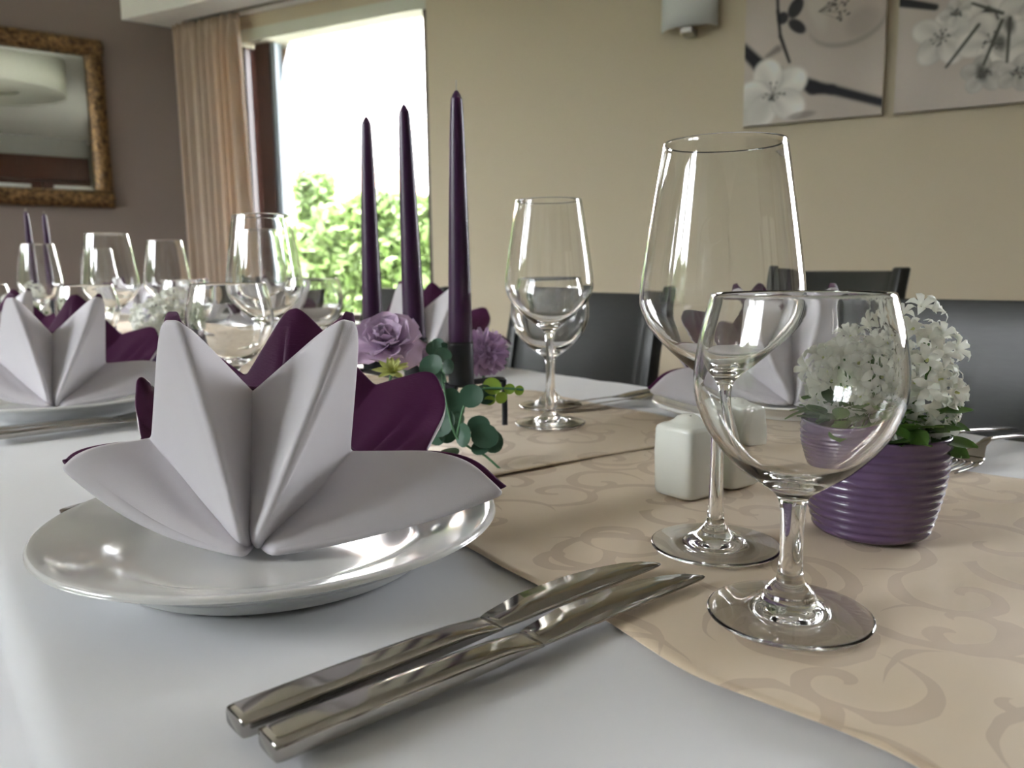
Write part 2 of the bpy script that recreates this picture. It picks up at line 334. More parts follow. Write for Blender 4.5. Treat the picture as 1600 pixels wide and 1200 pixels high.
# ------------------------------------------------------------------ outside
struct(MB().box(-14, 26, -10, 30, -0.99, -0.95).build('ground', 'bounce_paving', smooth=False))
rng = random.Random(4)
def leaf_cloud(n, fn, size, seed):
    r = random.Random(seed); mb = MB()
    for _ in range(n):
        c = Vector(fn(r)); q = Vector((r.gauss(0, 1), r.gauss(0, 1), r.gauss(0, 1))).normalized(); a = q.orthogonal().normalized(); b = q.cross(a); t = r.random()*2*PI
        a, b = a*math.cos(t)+b*math.sin(t), b*math.cos(t)-a*math.sin(t); s = size*(0.6+0.8*r.random())
        mb.add([c-a*s, c-b*s*0.5+q*s*0.1, c+a*s, c+b*s*0.5+q*s*0.1], [(0, 1, 2), (0, 2, 3)])
    return mb
def hedge(name, label, p0, p1, h, th, n, size, seed):
    p0 = Vector(p0); p1 = Vector(p1); t = thing(name, label, 'hedge', p0)
    d = p1-p0; ln = d.length; d.normalize(); nn = Vector((-d.y, d.x, 0))
    def fn(r):
        u = r.random()*ln; k = r.random(); bump = 0.12*math.sin(u*1.7+seed)+0.08*math.sin(u*4.1)
        if k < 0.3: q = d*u + nn*(r.uniform(-th, th)) + Vector((0, 0, h+bump+r.gauss(0, 0.05)))
        else: q = d*u + nn*((th if r.random() < 0.5 else -th)+r.gauss(0, 0.05)) + Vector((0, 0, r.uniform(0, h+bump)))
        return q
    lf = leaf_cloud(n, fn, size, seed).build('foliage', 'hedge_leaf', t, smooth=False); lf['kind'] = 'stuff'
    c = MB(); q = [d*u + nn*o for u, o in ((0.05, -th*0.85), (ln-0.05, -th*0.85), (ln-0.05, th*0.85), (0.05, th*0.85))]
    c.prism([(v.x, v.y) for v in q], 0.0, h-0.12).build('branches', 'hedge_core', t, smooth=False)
h0 = pt(330, 470, 8.0); h1 = pt(790, 470, 7.0)
hedge('garden_hedge', 'dense green garden hedge outside the bright window', (h0.x, h0.y, -0.95), (h1.x, h1.y, -0.95), 1.62, 0.45, 17000, 0.055, 3)
b0 = pt(472, 470, 9.3); b1 = pt(525, 470, 9.4)
hedge('clipped_hedge', 'sunlit yellow-green clipped bush rising behind the garden hedge', (b0.x, b0.y, -0.95), (b1.x, b1.y, -0.95), 1.95, 0.4, 5000, 0.07, 8)
hedge('tall_hedge', 'tall leafy hedge outside the side windows', (-6.5, -6, -0.95), (-6.5, 11, -0.95), 2.7, 0.5, 20000, 0.10, 11)
def house(name, label, c, rz, wx, wy, hw, hr):
    t = thing(name, label, 'house', c, rz)
    g = [(-wx, 0), (wx, 0), (wx, hw), (0, hw+hr), (-wx, hw)]
    MB().add([(x, -wy, z) for x, z in g]+[(x, wy, z) for x, z in g], [(0, 1, 2, 3, 4), (9, 8, 7, 6, 5)]+[(i, i+5, (i+1) % 5+5, (i+1) % 5) for i in range(5)]).build('wall', 'house_white', t, smooth=False)
    for sg in (-1, 1):
        r = MB(); e = 0.35; k = hr/wx
        r.add([(0, -wy-e, hw+hr), (sg*(wx+e), -wy-e, hw-e*k), (sg*(wx+e), wy+e, hw-e*k), (0, wy+e, hw+hr), (0, -wy-e, hw+hr+0.18), (sg*(wx+e), -wy-e, hw-e*k+0.18), (sg*(wx+e), wy+e, hw-e*k+0.18), (0, wy+e, hw+hr+0.18)],
              [(0, 1, 2, 3), (4, 7, 6, 5), (0, 4, 5, 1), (1, 5, 6, 2), (2, 6, 7, 3), (3, 7, 4, 0)]).build('roof', 'roof_tile', t, smooth=False)
hc = pt(720, 430, 19.0); house('neighbour_house', 'pale gabled house beyond the garden hedge', (hc.x, hc.y, -0.95), math.radians(-28), 3.2, 3.5, 4.6, 4.4)
sc_ = pt(560, 430, 13.5); house('garden_shed', 'low pale shed with an orange tiled roof behind the hedge', (sc_.x, sc_.y, -0.95), math.radians(20), 0.45, 0.5, 2.45, 0.2)

# ------------------------------------------------------------------ curtain
cu = thing('curtain', 'beige pleated curtain hanging in the corner beside the bright window', 'curtain', wl(2.9, -0.1, ZF+0.02))
CB = wl(2.9, -0.1, 0)
def cfn(s0, s1, npl, seed, zt=1.425, amp=0.034):
    r = random.Random(seed); ph = [r.uniform(-0.5, 0.5) for _ in range(8)]
    def f(u, v):
        z = zt + (ZF+0.02-zt)*v; k = min(1, v/0.07); a = amp*(0.35+0.65*k)*(0.75+0.25*math.sin(5*u+2))
        s = s0 + (s1-s0)*u + 0.006*math.sin(9*v+ph[0]*3+u*6)*v; wob = ph[1]*1.6*v + 0.6*math.sin(3*v+u*4+ph[2])*v
        o = -0.1 + a*math.sin(2*PI*npl*u + wob) + 0.008*math.sin(2*PI*npl*2.3*u+ph[3])*(1-0.6*k)
        if v < 0.035: o += 0.006*math.sin(2*PI*npl*3*u)
        p = wl(s, o, z); return (p.x-CB.x, p.y-CB.y, z-(ZF+0.02))
    return f
MB().grid(cfn(2.66, 3.10, 8.5, 5, amp=0.040), 240, 60).build('drape', 'curtain', cu, solid=0.002)
MB().tube([wl(1.7, -0.1, 1.432-0)-Vector((CB.x, CB.y, ZF+0.02)), wl(3.02, -0.1, 1.432)-Vector((CB.x, CB.y, ZF+0.02))], 0.007).build('track', 'chrome', cu)

# ------------------------------------------------------------------ mirror
MX0, MX1, MZ0, MZ1, FWD = -0.25, 0.915, 0.509, 1.32, 0.078
mr = thing('wall_mirror', 'mirror in a carved gold frame on the brown wall', 'mirror', ((MX0+MX1)/2, YB-0.001, MZ0))
cx = (MX0+MX1)/2; hw_ = (MX1-MX0)/2; hh = MZ1-MZ0
def rail(x0, z0, x1, z1, nx, nz, seed):
    r = np.random.RandomState(seed); mb = MB()
    along = (x1-x0) > (z1-z0)
    def f(u, v):
        x = x0+(x1-x0)*u; z = z0+(z1-z0)*v; c = v if along else u; l = u*(x1-x0) if along else v*(z1-z0)
        y = -0.012 - 0.030*math.sin(PI*min(1, max(0, c)))**0.6
        if 0.12 < c < 0.88: y -= 0.010*max(0, math.sin(l*95+6*math.sin(c*5+l*31)))*math.sin(PI*(c-0.12)/0.76) + 0.004*math.sin(l*210+c*19)
        return (x, y, z)
    return mb.grid(f, nx, nz)
for i, (x0, z0, x1, z1) in enumerate([(-hw_, 0, hw_, FWD), (-hw_, hh-FWD, hw_, hh), (-hw_, FWD, -hw_+FWD, hh-FWD), (hw_-FWD, FWD, hw_, hh-FWD)]):
    lx, lz = x1-x0, z1-z0; rail(x0, z0, x1, z1, max(10, int(lx/0.007)), max(10, int(lz/0.007)), i).build('frame_rail', 'gold', mr, solid=0.008)
def bevel_glass():
    x0, x1, z0, z1 = -hw_+FWD-0.006, hw_-FWD+0.006, FWD-0.006, hh-FWD+0.006; e = 0.028; mb = MB()
    o = [(x0, -0.006, z0), (x1, -0.006, z0), (x1, -0.006, z1), (x0, -0.006, z1)]; i = [(x0+e, -0.0085, z0+e), (x1-e, -0.0085, z0+e), (x1-e, -0.0085, z1-e), (x0+e, -0.0085, z1-e)]
    mb.add(i, [(0, 1, 2, 3)]); mb.add(o+i, [(k, (k+1) % 4, 4+(k+1) % 4, 4+k) for k in range(4)]); return mb
bevel_glass().build('mirror_glass', 'mirror', mr, smooth=False)
MB().box(-hw_+0.01, hw_-0.01, -0.005, 0, 0.01, hh-0.01).build('backing', 'frame_wood', mr, smooth=False)

# drum lamp over the table (seen in the mirror)
lp = thing('drum_pendant_lamp', 'large white drum pendant lamp hanging over the table', 'lamp', (0.62, 2.2, 1.46))
MB().lathe([(0.50, 0), (0.50, 0.24)], 64).build('lamp_shade', 'lamp_white', lp, solid=0.004)
MB().lathe([(0.20, 0.015), (0.499, 0.004)], 64).build('diffuser_ring', 'lamp_white', lp)
MB().lathe([(0, 0.05), (0.26, 0.045)], 48).build('diffuser', 'lamp_white', lp)
MB().tube([(0, 0, 0.046), (0, 0, ZC-1.46)], 0.012).build('rod', 'chrome', lp)
MB().lathe([(0, ZC-1.50), (0.06, ZC-1.50), (0.06, ZC-1.461), (0, ZC-1.461)], 24).build('ceiling_rose', 'chrome', lp)

# ------------------------------------------------------------------ wall sconce
so = wl(0.447, 0, 1.05); sn = thing('wall_sconce', 'white frosted glass wall sconce on a metal bracket', 'lamp', so)
sn.rotation_euler = (0, 0, math.atan2(WD.y, WD.x))      # local x along the wall, +y into the room
def sfn(u, v):
    a = PI*(0.06+0.88*u); x = 0.107*math.cos(a); y = 0.015+0.085*math.sin(a)**0.8
    return (x, y, 0.0+0.26*v)
MB().grid(sfn, 32, 6).build('shade', 'frosted', sn, solid=0.004)
MB().box(-0.05, 0.05, 0.001, 0.02, 0.02, 0.22).build('back_plate', 'chrome', sn, smooth=False, bevel=0.003)
MB().box(-0.022, 0.022, 0.006, 0.085, -0.022, 0.004).build('bracket', 'chrome', sn, smooth=False, bevel=0.004)

# ------------------------------------------------------------------ canvas pictures (flat prints)
def sm(a, b, x):
    t = np.clip((x-a)/(b-a), 0, 1); return t*t*(3-2*t)
def seg(U, V, p, q, r0, r1, soft):
    px, py = p; qx, qy = q; dx, dy = qx-px, qy-py; t = np.clip(((U-px)*dx+(V-py)*dy)/(dx*dx+dy*dy), 0, 1)
    return 1-sm(-soft, soft, np.hypot(U-px-t*dx, V-py-t*dy)-(r0+(r1-r0)*t))
def ell(U, V, c, a, b, rot, soft):
    x = (U-c[0])*math.cos(rot)+(V-c[1])*math.sin(rot); y = -(U-c[0])*math.sin(rot)+(V-c[1])*math.cos(rot)
    d = (np.sqrt((x/a)**2+(y/b)**2)-1)*min(a, b); return 1-sm(-soft, soft, d), d
def lay(I, m, c): return I*(1-m[..., None]) + np.array(c)*m[..., None]
def bloom(I, U, V, c, R, rot, seed, bright=1.0, soft=2.0, squash=1.0):
    r = random.Random(seed)
    for k in range(5):
        a = rot+k*2*PI/5+r.uniform(-0.15, 0.15); p = (c[0]+R*0.55*math.cos(a), c[1]+R*0.55*math.sin(a)*squash)
        m, d = ell(U, V, p, R*0.52, R*0.44*(0.75+0.25*squash), a, soft); t = np.hypot(U-c[0], V-c[1])/R
        tone = (0.40+0.17*t+0.05*np.sin(6*np.arctan2(V-c[1], U-c[0])+seed)+r.uniform(-0.05, 0.05))*bright
        colr = np.stack([tone*1.0, tone*0.965, tone*0.91], -1); edge = (1-sm(0, R*0.10, np.abs(d)))*0.18
        I[:] = I*(1-m[..., None]) + (colr*(1-edge[..., None]))*m[..., None]
    for k in range(14):
        a = r.uniform(0, 2*PI); l = R*r.uniform(0.15, 0.36); q = (c[0]+l*math.cos(a), c[1]+l*math.sin(a)*squash)
        I[:] = lay(I, seg(U, V, c, q, 0.5, 0.4, 0.8)*0.65, (0.10, 0.09, 0.08)); I[:] = lay(I, ell(U, V, q, 1.5, 1.5, 0, 0.8)[0]*0.9, (0.04, 0.04, 0.04))
    return I
def base_tone(U, V, seed):
    n = 0.5+0.25*np.sin(U/37+seed)+0.15*np.sin(V/23+U/51+seed*2)+0.1*np.sin(V/61-U/19)
    t = 0.33+0.09*n; return np.stack([t*1.08, t*0.965, t*0.875], -1)
def paint_a(U, V):                       # px-like units, v up from the lower edge
    I = base_tone(U, V, 1.0); dk = (0.022, 0.022, 0.026)
    I = lay(I, ell(U, V, (170, 150), 62, 42, 0.2, 9)[0]*0.8, (0.36, 0.32, 0.285)); I = lay(I, ell(U, V, (182, 145), 26, 20, 0.6, 7)[0]*0.6, (0.27, 0.235, 0.21))
    I = lay(I, ell(U, V, (112, 185), 14, 46, 0.25, 5)[0]*0.8, (0.42, 0.39, 0.35)); I = lay(I, ell(U, V, (155, 215), 55, 36, 0.1, 7)[0]*0.7, (0.40, 0.37, 0.33))
    I = lay(I, (ell(U, V, (160, 148), 58, 38, 0.15, 3)[0]*(1-ell(U, V, (158, 156), 58, 38, 0.15, 3)[0]))*0.6, (0.20, 0.18, 0.16))
    r = random.Random(3)
    for k in range(26):
        a = r.uniform(-0.7, 0.9); l = r.uniform(14, 46); q = (118+l*math.cos(a), 172+l*math.sin(a)*0.8)
        if k % 2 == 0: I = lay(I, seg(U, V, (116, 170), q, 0.6, 0.4, 0.8)*0.6, (0.09, 0.08, 0.07))
        I = lay(I, ell(U, V, q, 2.3, 1.5, r.random(), 0.8)[0], (0.03, 0.03, 0.03))
    for p, q, a, b in [((-4, 128), (26, 96), 9, 11), ((26, 96), (55, 86), 11, 7), ((84, 70), (112, 52), 8, 11), ((112, 52), (140, 46), 11, 8), ((140, 46), (222, 16), 8, 7)]: I = lay(I, seg(U, V, p, q, a, b, 4), dk)
    for p, q in [((46, 290), (52, 180)), ((52, 180), (57, 140)), ((57, 140), (73, 97))]: I = lay(I, seg(U, V, p, q, 3.0, 2.4, 1.6), (0.035, 0.033, 0.035))
    for c, a, b, ro in [((80, 181), 17, 11, 1.1), ((83, 152), 17, 9, -0.7), ((60, 168), 9, 10, 0)]: I = lay(I, ell(U, V, c, a, b, ro, 2)[0]*0.95, (0.025, 0.025, 0.03))
    I = lay(I, seg(U, V, (36, 110), (54, 120), 3, 6, 4)*0.7, (0.10, 0.085, 0.08))
    I = bloom(I, U, V, (48, 48), 56, 0.5, 5, 1.05, 3); I = lay(I, ell(U, V, (10, 20), 34, 26, 0.3, 8)[0]*0.75, (0.44, 0.43, 0.40))
    I = lay(I, ell(U, V, (46, 42), 5, 3, 0.9, 1.5)[0], (0.05, 0.05, 0.045)); I = lay(I, ell(U, V, (95, 10), 22, 6, 0.1, 2)[0]*0.7, (0.17, 0.145, 0.135))
    return I
def paint_b(U, V):
    I = base_tone(U, V, 2.4)+0.02; dk = (0.03, 0.03, 0.032)
    for p, q, a, b in [((-4, 168), (50, 152), 7, 5), ((104, 142), (190, 130), 6, 6), ((130, 145), (150, 75), 4, 3), ((150, 110), (170, 60), 4, 3), ((190, 130), (240, 150), 6, 8)]: I = lay(I, seg(U, V, p, q, a, b, 2), dk)
    for c, R, ro, sd, br in [((120, 185), 62, 0.3, 2, 1.05), ((182, 145), 48, 1.0, 7, 0.92), ((62, 105), 44, 0.2, 9, 0.98), ((128, 92), 46, 0.8, 4, 1.05), ((190, 80), 50, 0.1, 6, 0.95), ((120, 45), 30, 0.4, 12, 0.72), ((165, 42), 28, 1.4, 13, 0.75), ((80, 140), 22, 0.6, 15, 0.9), ((60, 235), 55, 0.9, 17, 1.0)]: I = bloom(I, U, V, c, R, ro, sd, br, 1.6, 0.85)
    for p, q in [((70, 62), (110, 118)), ((120, 60), (140, 120)), ((150, 60), (150, 122)), ((175, 70), (205, 120)), ((100, 150), (140, 130))]: I = lay(I, seg(U, V, p, q, 2.0, 2.6, 1.2), (0.07, 0.07, 0.06))
    for c in [(118, 48), (140, 88), (182, 96), (150, 112)]: I = lay(I, ell(U, V, c, 7, 12, 0.3, 4)[0]*0.85, (0.06, 0.06, 0.055))
    return I
def canvas(label, s_left, z0, paint):
    Wp, Hp = 0.469, 0.60; o = wl(s_left-Wp/2, -0.0005, z0); t = thing('canvas_picture', label, 'picture', o); t.rotation_euler = (0, 0, math.atan2(WD.y, WD.x))
    nx, nz = 200, 250; us = np.linspace(0, 1, nx); vs_ = np.linspace(0, 1, nz); UU, VV = np.meshgrid(us, vs_)
    I = np.clip(paint(UU*217, VV*277)*1.5, 0.005, 0.9)
    mb = MB(); mb.v = [(Wp/2-Wp*u, 0.0275, Hp*v) for v in vs_ for u in us]; mb.f = [(j*nx+i, (j+1)*nx+i, (j+1)*nx+i+1, j*nx+i+1) for j in range(nz-1) for i in range(nx-1)]
    me = mb.mesh('print', 'print', False); ca = me.color_attributes.new('print', 'FLOAT_COLOR', 'POINT')
    ca.data.foreach_set('color', np.concatenate([I.reshape(-1, 3), np.ones((nx*nz, 1))], 1).astype(np.float32).ravel())
    put(me, 'print', t)
    MB().box(-Wp/2, Wp/2, 0.0, 0.0272, 0, Hp).build('stretcher', 'canvas_edge', t, smooth=False)
canvas('canvas print of cherry blossom with a thick dark branch, next to the wall sconce', 0.242, 0.682, paint_a)
canvas('canvas print of a dense cluster of cherry blossoms on thin twigs', -0.264, 0.680, paint_b)

# ------------------------------------------------------------------ table, cloth, runners
TX0, TX1, TY0, TY1 = 0.022, 0.835, -0.75, 3.75
tb = thing('dining_table', 'long dining table under a white cloth', 'table', ((TX0+TX1)/2, (TY0+TY1)/2, ZF))
hx, hy = (TX1-TX0)/2-0.006, (TY1-TY0)/2-0.006
MB().box(-hx, hx, -hy, hy, 0.715, 0.745).build('tabletop', 'chair_wood', tb, smooth=False)
for sx in (-1, 1):
    for sy in (-1, 1): MB().box(sx*(hx-0.09)-0.035, sx*(hx-0.09)+0.035, sy*(hy-0.09)-0.035, sy*(hy-0.09)+0.035, 0, 0.715).build('leg', 'chair_wood', tb, smooth=False)
def wrinkle(x, y): return 0.0005*math.sin(x*37+y*11+1)+0.0004*math.sin(y*53-x*19)+0.0003*math.sin(y*91+x*71)
def cloth_mesh():
    Rr, drop, drop2 = 0.014, 0.30, 0.20
    W_ = TX1-TX0; L_arc = Rr*PI/2; 
    us = [drop*i/12 for i in range(12)] + [drop+L_arc*i/5 for i in range(5)] + [drop+L_arc+(W_-2*Rr)*i/70 for i in range(71)] + [drop+L_arc+W_-2*Rr+L_arc*(i+1)/5 for i in range(5)] + [drop+2*L_arc+W_-2*Rr+drop2*(i+1)/12 for i in range(12)]
    ysn = 300; mb = MB(); vs_ = []
    for j in range(ysn):
        y = TY0-0.005+(TY1-TY0+0.01)*j/(ysn-1)
        for u in us:
            side = 0
            if u < drop: x = TX0; z = -Rr-(drop-u); side = -1; k = (drop-u)/drop
            elif u < drop+L_arc: a = (u-drop)/Rr; x = TX0+Rr*(1-math.cos(a)); z = -Rr*(1-math.sin(a)); k = 0
            elif u <= drop+L_arc+W_-2*Rr+1e-9: x = TX0+Rr+(u-drop-L_arc); z = 0; k = 0
            elif u <= drop+2*L_arc+W_-2*Rr+1e-9: a = (u-drop-L_arc-W_+2*Rr)/Rr; x = TX1-Rr*(1-math.sin(a)); z = -Rr*(1-math.cos(a)); k = 0
            else: q = u-(drop+2*L_arc+W_-2*Rr); x = TX1; z = -Rr-q; side = 1; k = q/drop*0.4
            if side: x += side*(0.004*k+0.022*k*(1+math.sin(y*23+1.3*math.sin(y*7))))
            zt = -0.0012+wrinkle(x, y) if abs(z) < 1e-6 else z-0.0012+wrinkle(x, y)*(1-k)
            vs_.append((x, y, zt))
    n = len(us); mb.add(vs_, [(j*n+i, j*n+i+1, (j+1)*n+i+1, (j+1)*n+i) for j in range(ysn-1) for i in range(n-1)]); return mb
tag(cloth_mesh().build('tablecloth', 'cloth'), 'long white tablecloth hanging over the table edge', 'tablecloth')
def runner(label, x0, x1, y0, y1, z0, slope, seed):
    def f(u, v):
        y = y0+(y1-y0)*v + (slope*(u-0.5)*(x1-x0) if v in (0, 1) else slope*(u-0.5)*(x1-x0)*max(0, 1-8*min(v, 1-v)))
        e = 0.005*math.sin(y*19+seed)+0.003*math.sin(y*47+seed*2)
        x = x0+(x1-x0)*u + (e if u < 0.5 else -0.6*e)*abs(2*u-1)
        edge = min(u, 1-u)*(x1-x0); z = z0+0.0006*math.sin(x*31+y*23+seed)+0.0004*math.sin(y*61-x*17)
        if edge < 0.03: z += 0.0022*(1-edge/0.03)*max(0, math.sin(y*33+seed*3))
        return (x, y, z)
    return tag(MB().grid(f, 70, max(60, int((y1-y0)*180))).build('table_runner', 'runner', solid=0.0006), label, 'table runner')
runner('beige damask table runner under the salt and pepper shakers', 0.247, 0.66, -0.60, 0.508, 0.0016, 0.0, 1.0)
runner('beige damask table runner under the black candle holder', 0.252, 0.655, 0.488, 2.05, 0.0034, -0.09, 2.3)
runner('beige damask table runner at the mirror end of the table', 0.245, 0.652, 2.03, 3.70, 0.0050, 0.03, 4.1)
def ztab(x, y):
    if 0.235 < x < 0.67: return 0.0026 if y < 0.49 else (0.0046 if y < 2.04 else 0.0062)
    return 0.0002

# ------------------------------------------------------------------ plates
plate_prof = crom([(0, 0.0085), (0.04, 0.0085), (0.070, 0.0092), (0.083, 0.0112), (0.096, 0.0165), (0.112, 0.0218), (0.124, 0.0256), (0.1275, 0.0262)], 5) + \
             crom([(0.1285, 0.0255), (0.1290, 0.0242), (0.1278, 0.0228), (0.114, 0.0172), (0.102, 0.0112), (0.0935, 0.0062), (0.0905, 0.0028), (0.0890, 0.0004), (0.0865, 0.0), (0.0840, 0.0004), (0.0825, 0.0030), (0.04, 0.0036), (0, 0.0036)], 4)
plate_me = MB().lathe(plate_prof[::-1], 96).mesh('dinner_plate', 'china')
def plate_z(x, y): return ztab(0.45, y) if x > 0.4 else ztab(x, y)
def plate(x, y, label):
    o = put(plate_me, 'dinner_plate'); o.location = (x, y, plate_z(x, y)); return tag(o, label, 'plate', 'white dinner plates')
A_XY = (0.165, 0.445)
SETS = {'A': (A_XY, 'beside the two nearby table knives'), 'B': ((0.150, 1.085), ''), 'C': ((0.712, 0.475), ''), 'D': ((0.690, 1.12), ''), 'F': ((0.68, 1.74), ''), 'G': ((0.68, 2.45), ''), 'B2': ((0.15, 1.74), ''), 'H': ((0.68, 3.15), ''), 'B3': ((0.13, 2.72), '')}
desc = {'A': 'with the paired table knives and wine glasses at its side', 'B': 'on the diner side, next place after the purple flowerpot napkin setting', 'C': 'opposite the salt and pepper shakers', 'D': 'behind the three tall purple candles'}
plabel = {'A': 'white china plate on the bare tablecloth next to the two large knives', 'B': 'white china plate with knives close in front, past the one by the large knives',
 'C': 'white china plate across the runner behind the salt and pepper shakers', 'D': 'white china plate behind the three tall purple candles',
 'F': 'white china plate at the chair side, facing the window', 'G': 'white china plate at the chair side near the curtain', 'B2': 'white china plate third along the side without chairs', 'H': 'white china plate at the chair side, last before the mirror wall', 'B3': 'white china plate last along the side without chairs'}
for k, (xy, _) in SETS.items(): plate(xy[0], xy[1], plabel[k])

# ------------------------------------------------------------------ folded napkins: a pleated star of white cloth lined with purple
def napkin_layers():
    PLC = Vector((A_XY[0], A_XY[1], 0))
    # (rim px, py, depth), (base px, py, depth), bulge of the middle (px, py), rounding, ridge?
    cols = [((90, 736, 0.452), (384, 870, 0.426), (-6, 26), 0.26, 1),      # left wing
            ((128, 700, 0.458), (378, 858, 0.430), (-4, 14), 0.45, 1),
            ((238, 685, 0.482), (366, 842, 0.444), (0, 0), 0.07, 0),
            ((250, 500, 0.418), (372, 842, 0.432), (4, 2), 0.30, 1),       # left peak
            ((284, 500, 0.406), (376, 840, 0.427), (6, 4), 0.30, 1),
            ((395, 613, 0.474), (389, 834, 0.446), (0, 0), 0.05, 0),
            ((528, 497, 0.410), (403, 838, 0.427), (4, 4), 0.30, 1),       # right peak
            ((562, 504, 0.420), (408, 841, 0.431), (2, 2), 0.30, 1),
            ((546, 706, 0.484), (414, 843, 0.444), (0, 6), 0.07, 0),
            ((718, 704, 0.458), (420, 856, 0.430), (0, 10), 0.40, 1),
            ((802, 782, 0.456), (424, 868, 0.428), (0, 14), 0.30, 1),      # right wing
            ((664, 712, 0.505), (432, 835, 0.470), (0, 0), 0.10, 0),
            ((702, 640, 0.530), (436, 815, 0.490), (14, 10), 0.35, 1),     # right rear flap
            ((678, 580, 0.545), (436, 810, 0.495), (14, 6), 0.30, 1),
            ((585, 607, 0.545), (430, 805, 0.500), (0, 0), 0.07, 0),
            ((470, 484, 0.545), (420, 800, 0.505), (0, 0), 0.30, 1),       # rear peak
            ((448, 490, 0.545), (418, 800, 0.505), (0, 0), 0.30, 1),
            ((388, 592, 0.535), (400, 800, 0.500), (0, 0), 0.07, 0),
            ((318, 540, 0.550), (390, 800, 0.505), (0, 0), 0.14, 1),
            ((262, 640, 0.545), (375, 805, 0.500), (0, 0), 0.07, 0),
            ((214, 588, 0.530), (368, 812, 0.495), (-4, 6), 0.25, 1),      # left rear flap
            ((212, 650, 0.515), (368, 818, 0.485), (-4, 6), 0.30, 1),
            ((222, 694, 0.500), (366, 830, 0.470), (0, 0), 0.10, 0)]
    n = len(cols); NR = 22
    curves = []
    for rim, base, bl, rd, rg in cols:
        a = pt(*rim); b = pt(*base); b.z = max(b.z, 0.0105)
        mid = pt((rim[0]+base[0])/2+bl[0]*2, (rim[1]+base[1])/2+bl[1]*2, (rim[2]+base[2])/2)
        curves.append([np.array((1-t)**2*a + 2*t*(1-t)*mid + t*t*b) for t in [j/(NR-1) for j in range(NR)]])
    curves = np.array(curves)                                     # n x NR x 3
    samples = []                                                  # weights over columns
    def wv(*pairs):
        v = np.zeros(n)
        for i, c in pairs: v[i % n] += c
        return v
    for i in range(n):
        r0 = cols[i][3]; r1 = cols[(i+1) % n][3]
        p = wv((i-1, r0), (i, 1-r0)); c = wv((i, 1)); q = wv((i, 1-r0), (i+1, r0)); m = 7 if cols[i][4] else 4
        for k in range(m): t = k/m; samples.append((1-t)**2*p+2*t*(1-t)*c+t*t*q)
        for k in range(6): t = r0+(1-r0-r1)*k/6; samples.append(wv((i, 1-t), (i+1, t)))
    Wt = np.array(samples); G = np.einsum('sn,njk->sjk', Wt, curves); ns = len(Wt)
    capc = G[:, -1].mean(0); capc[2] = 0.0100
    rr = np.random.RandomState(2)
    for j in range(NR):                                            # gentle sag between folds
        t = j/(NR-1); G[:, j, 2] += 0.0008*np.sin(np.arange(ns)*0.7+5*t)*math.sin(PI*t)
    du = np.roll(G, -1, 0)-np.roll(G, 1, 0); dv = np.gradient(G, axis=1); Nn = np.cross(du, dv); Nn /= (np.linalg.norm(Nn, axis=2, keepdims=True)+1e-9)
    cen = G[:, -1].mean(0); out = np.einsum('sjk,sjk->sj', Nn, G-np.array([cen[0], cen[1], 0.06]))
    if out[:, :8].mean() < 0: Nn = -Nn
    def mk(Gx, org):
        nr = Gx.shape[1]
        return MB().add((Gx-np.array(org)).transpose(1, 0, 2).reshape(-1, 3), [(j*ns+i, (j+1)*ns+i, (j+1)*ns+(i+1) % ns, j*ns+(i+1) % ns) for j in range(nr-1) for i in range(ns)])
    org = (PLC.x, PLC.y, 0.0)
    Nm = (Nn + np.roll(Nn, 1, 0) + np.roll(Nn, -1, 0))/3
    P = G - Nm*0.0030; ext = (G[:, 0]-G[:, 3]); ext /= np.linalg.norm(ext, axis=1, keepdims=True)
    fall = np.linspace(1, 0, NR)**4; fr_ = np.clip((0.50-np.array([(Vector(g)-CAM).dot(fw) for g in G[:, 0]]))/0.03, 0.25, 1); P += ext[:, None, :]*(0.0040*fr_[:, None, None])*fall[None, :, None]; P = P[:, :NR-4]
    cap = G[:, -1:] + (capc[None, None]-G[:, -1:])*np.array([0.35, 0.7, 0.98])[None, :, None]; cap[:, :, 2] = np.minimum(cap[:, :, 2], 0.0122)
    return mk(np.concatenate([G, cap], 1), org), mk(P, org)
nw, npur = napkin_layers()
VW = Vector((math.sin(math.atan2(*A_XY)), math.cos(math.atan2(*A_XY)), 0))
def mirrored(mb):
    o = MB()
    for x, y, z in mb.v:
        d = x*VW.x+y*VW.y; o.v.append((2*d*VW.x-x, 2*d*VW.y-y, z))
    o.f = [tuple(reversed(f)) for f in mb.f]; return o
def napkin_mesh(mb, mat, th):
    t = mb.build('napkin_layer', mat, solid=th, subs=1); me = t.data; bpy.data.objects.remove(t); return me
NAPM = {False: (nw.mesh('white_cloth', 'napkin_white'), npur.mesh('purple_lining', 'napkin_purple'))}
NAPM[True] = (mirrored(nw).mesh('white_cloth', 'napkin_white'), mirrored(npur).mesh('purple_lining', 'napkin_purple'))
def napkin(key, rz, mir, label):
    x, y = SETS[key][0]; t = thing('folded_napkin', label, 'napkin', (x, y, plate_z(x, y)), rz, 'star folded napkins on the plates')
    for nm, me, th in (('white_cloth', NAPM[mir][0], 0.0034), ('purple_lining', NAPM[mir][1], 0.0012)):
        o = put(me, nm, t); q = o.modifiers.new('solid', 'SOLIDIFY'); q.thickness = th; q.offset = 0; q = o.modifiers.new('sub', 'SUBSURF'); q.levels = 1; q.render_levels = 1
    return t
def azv(key): x, y = SETS[key][0]; return math.atan2(x, y)
AZ0 = azv('A')
napkin('A', 0, False, 'white and purple star napkin on the plate beside the two large knives')
napkin('B', AZ0-azv('B'), False, 'white and purple star napkin on the plate just past the large knives setting')
napkin('C', AZ0-azv('C'), True, 'white and purple star napkin across the runner behind the white shakers')
napkin('D', AZ0-azv('D')+0.15, False, 'white and purple star napkin behind the three tall candles')
napkin('F', AZ0-azv('F')+0.5, False, 'white and purple star napkin on the chair side facing the window')
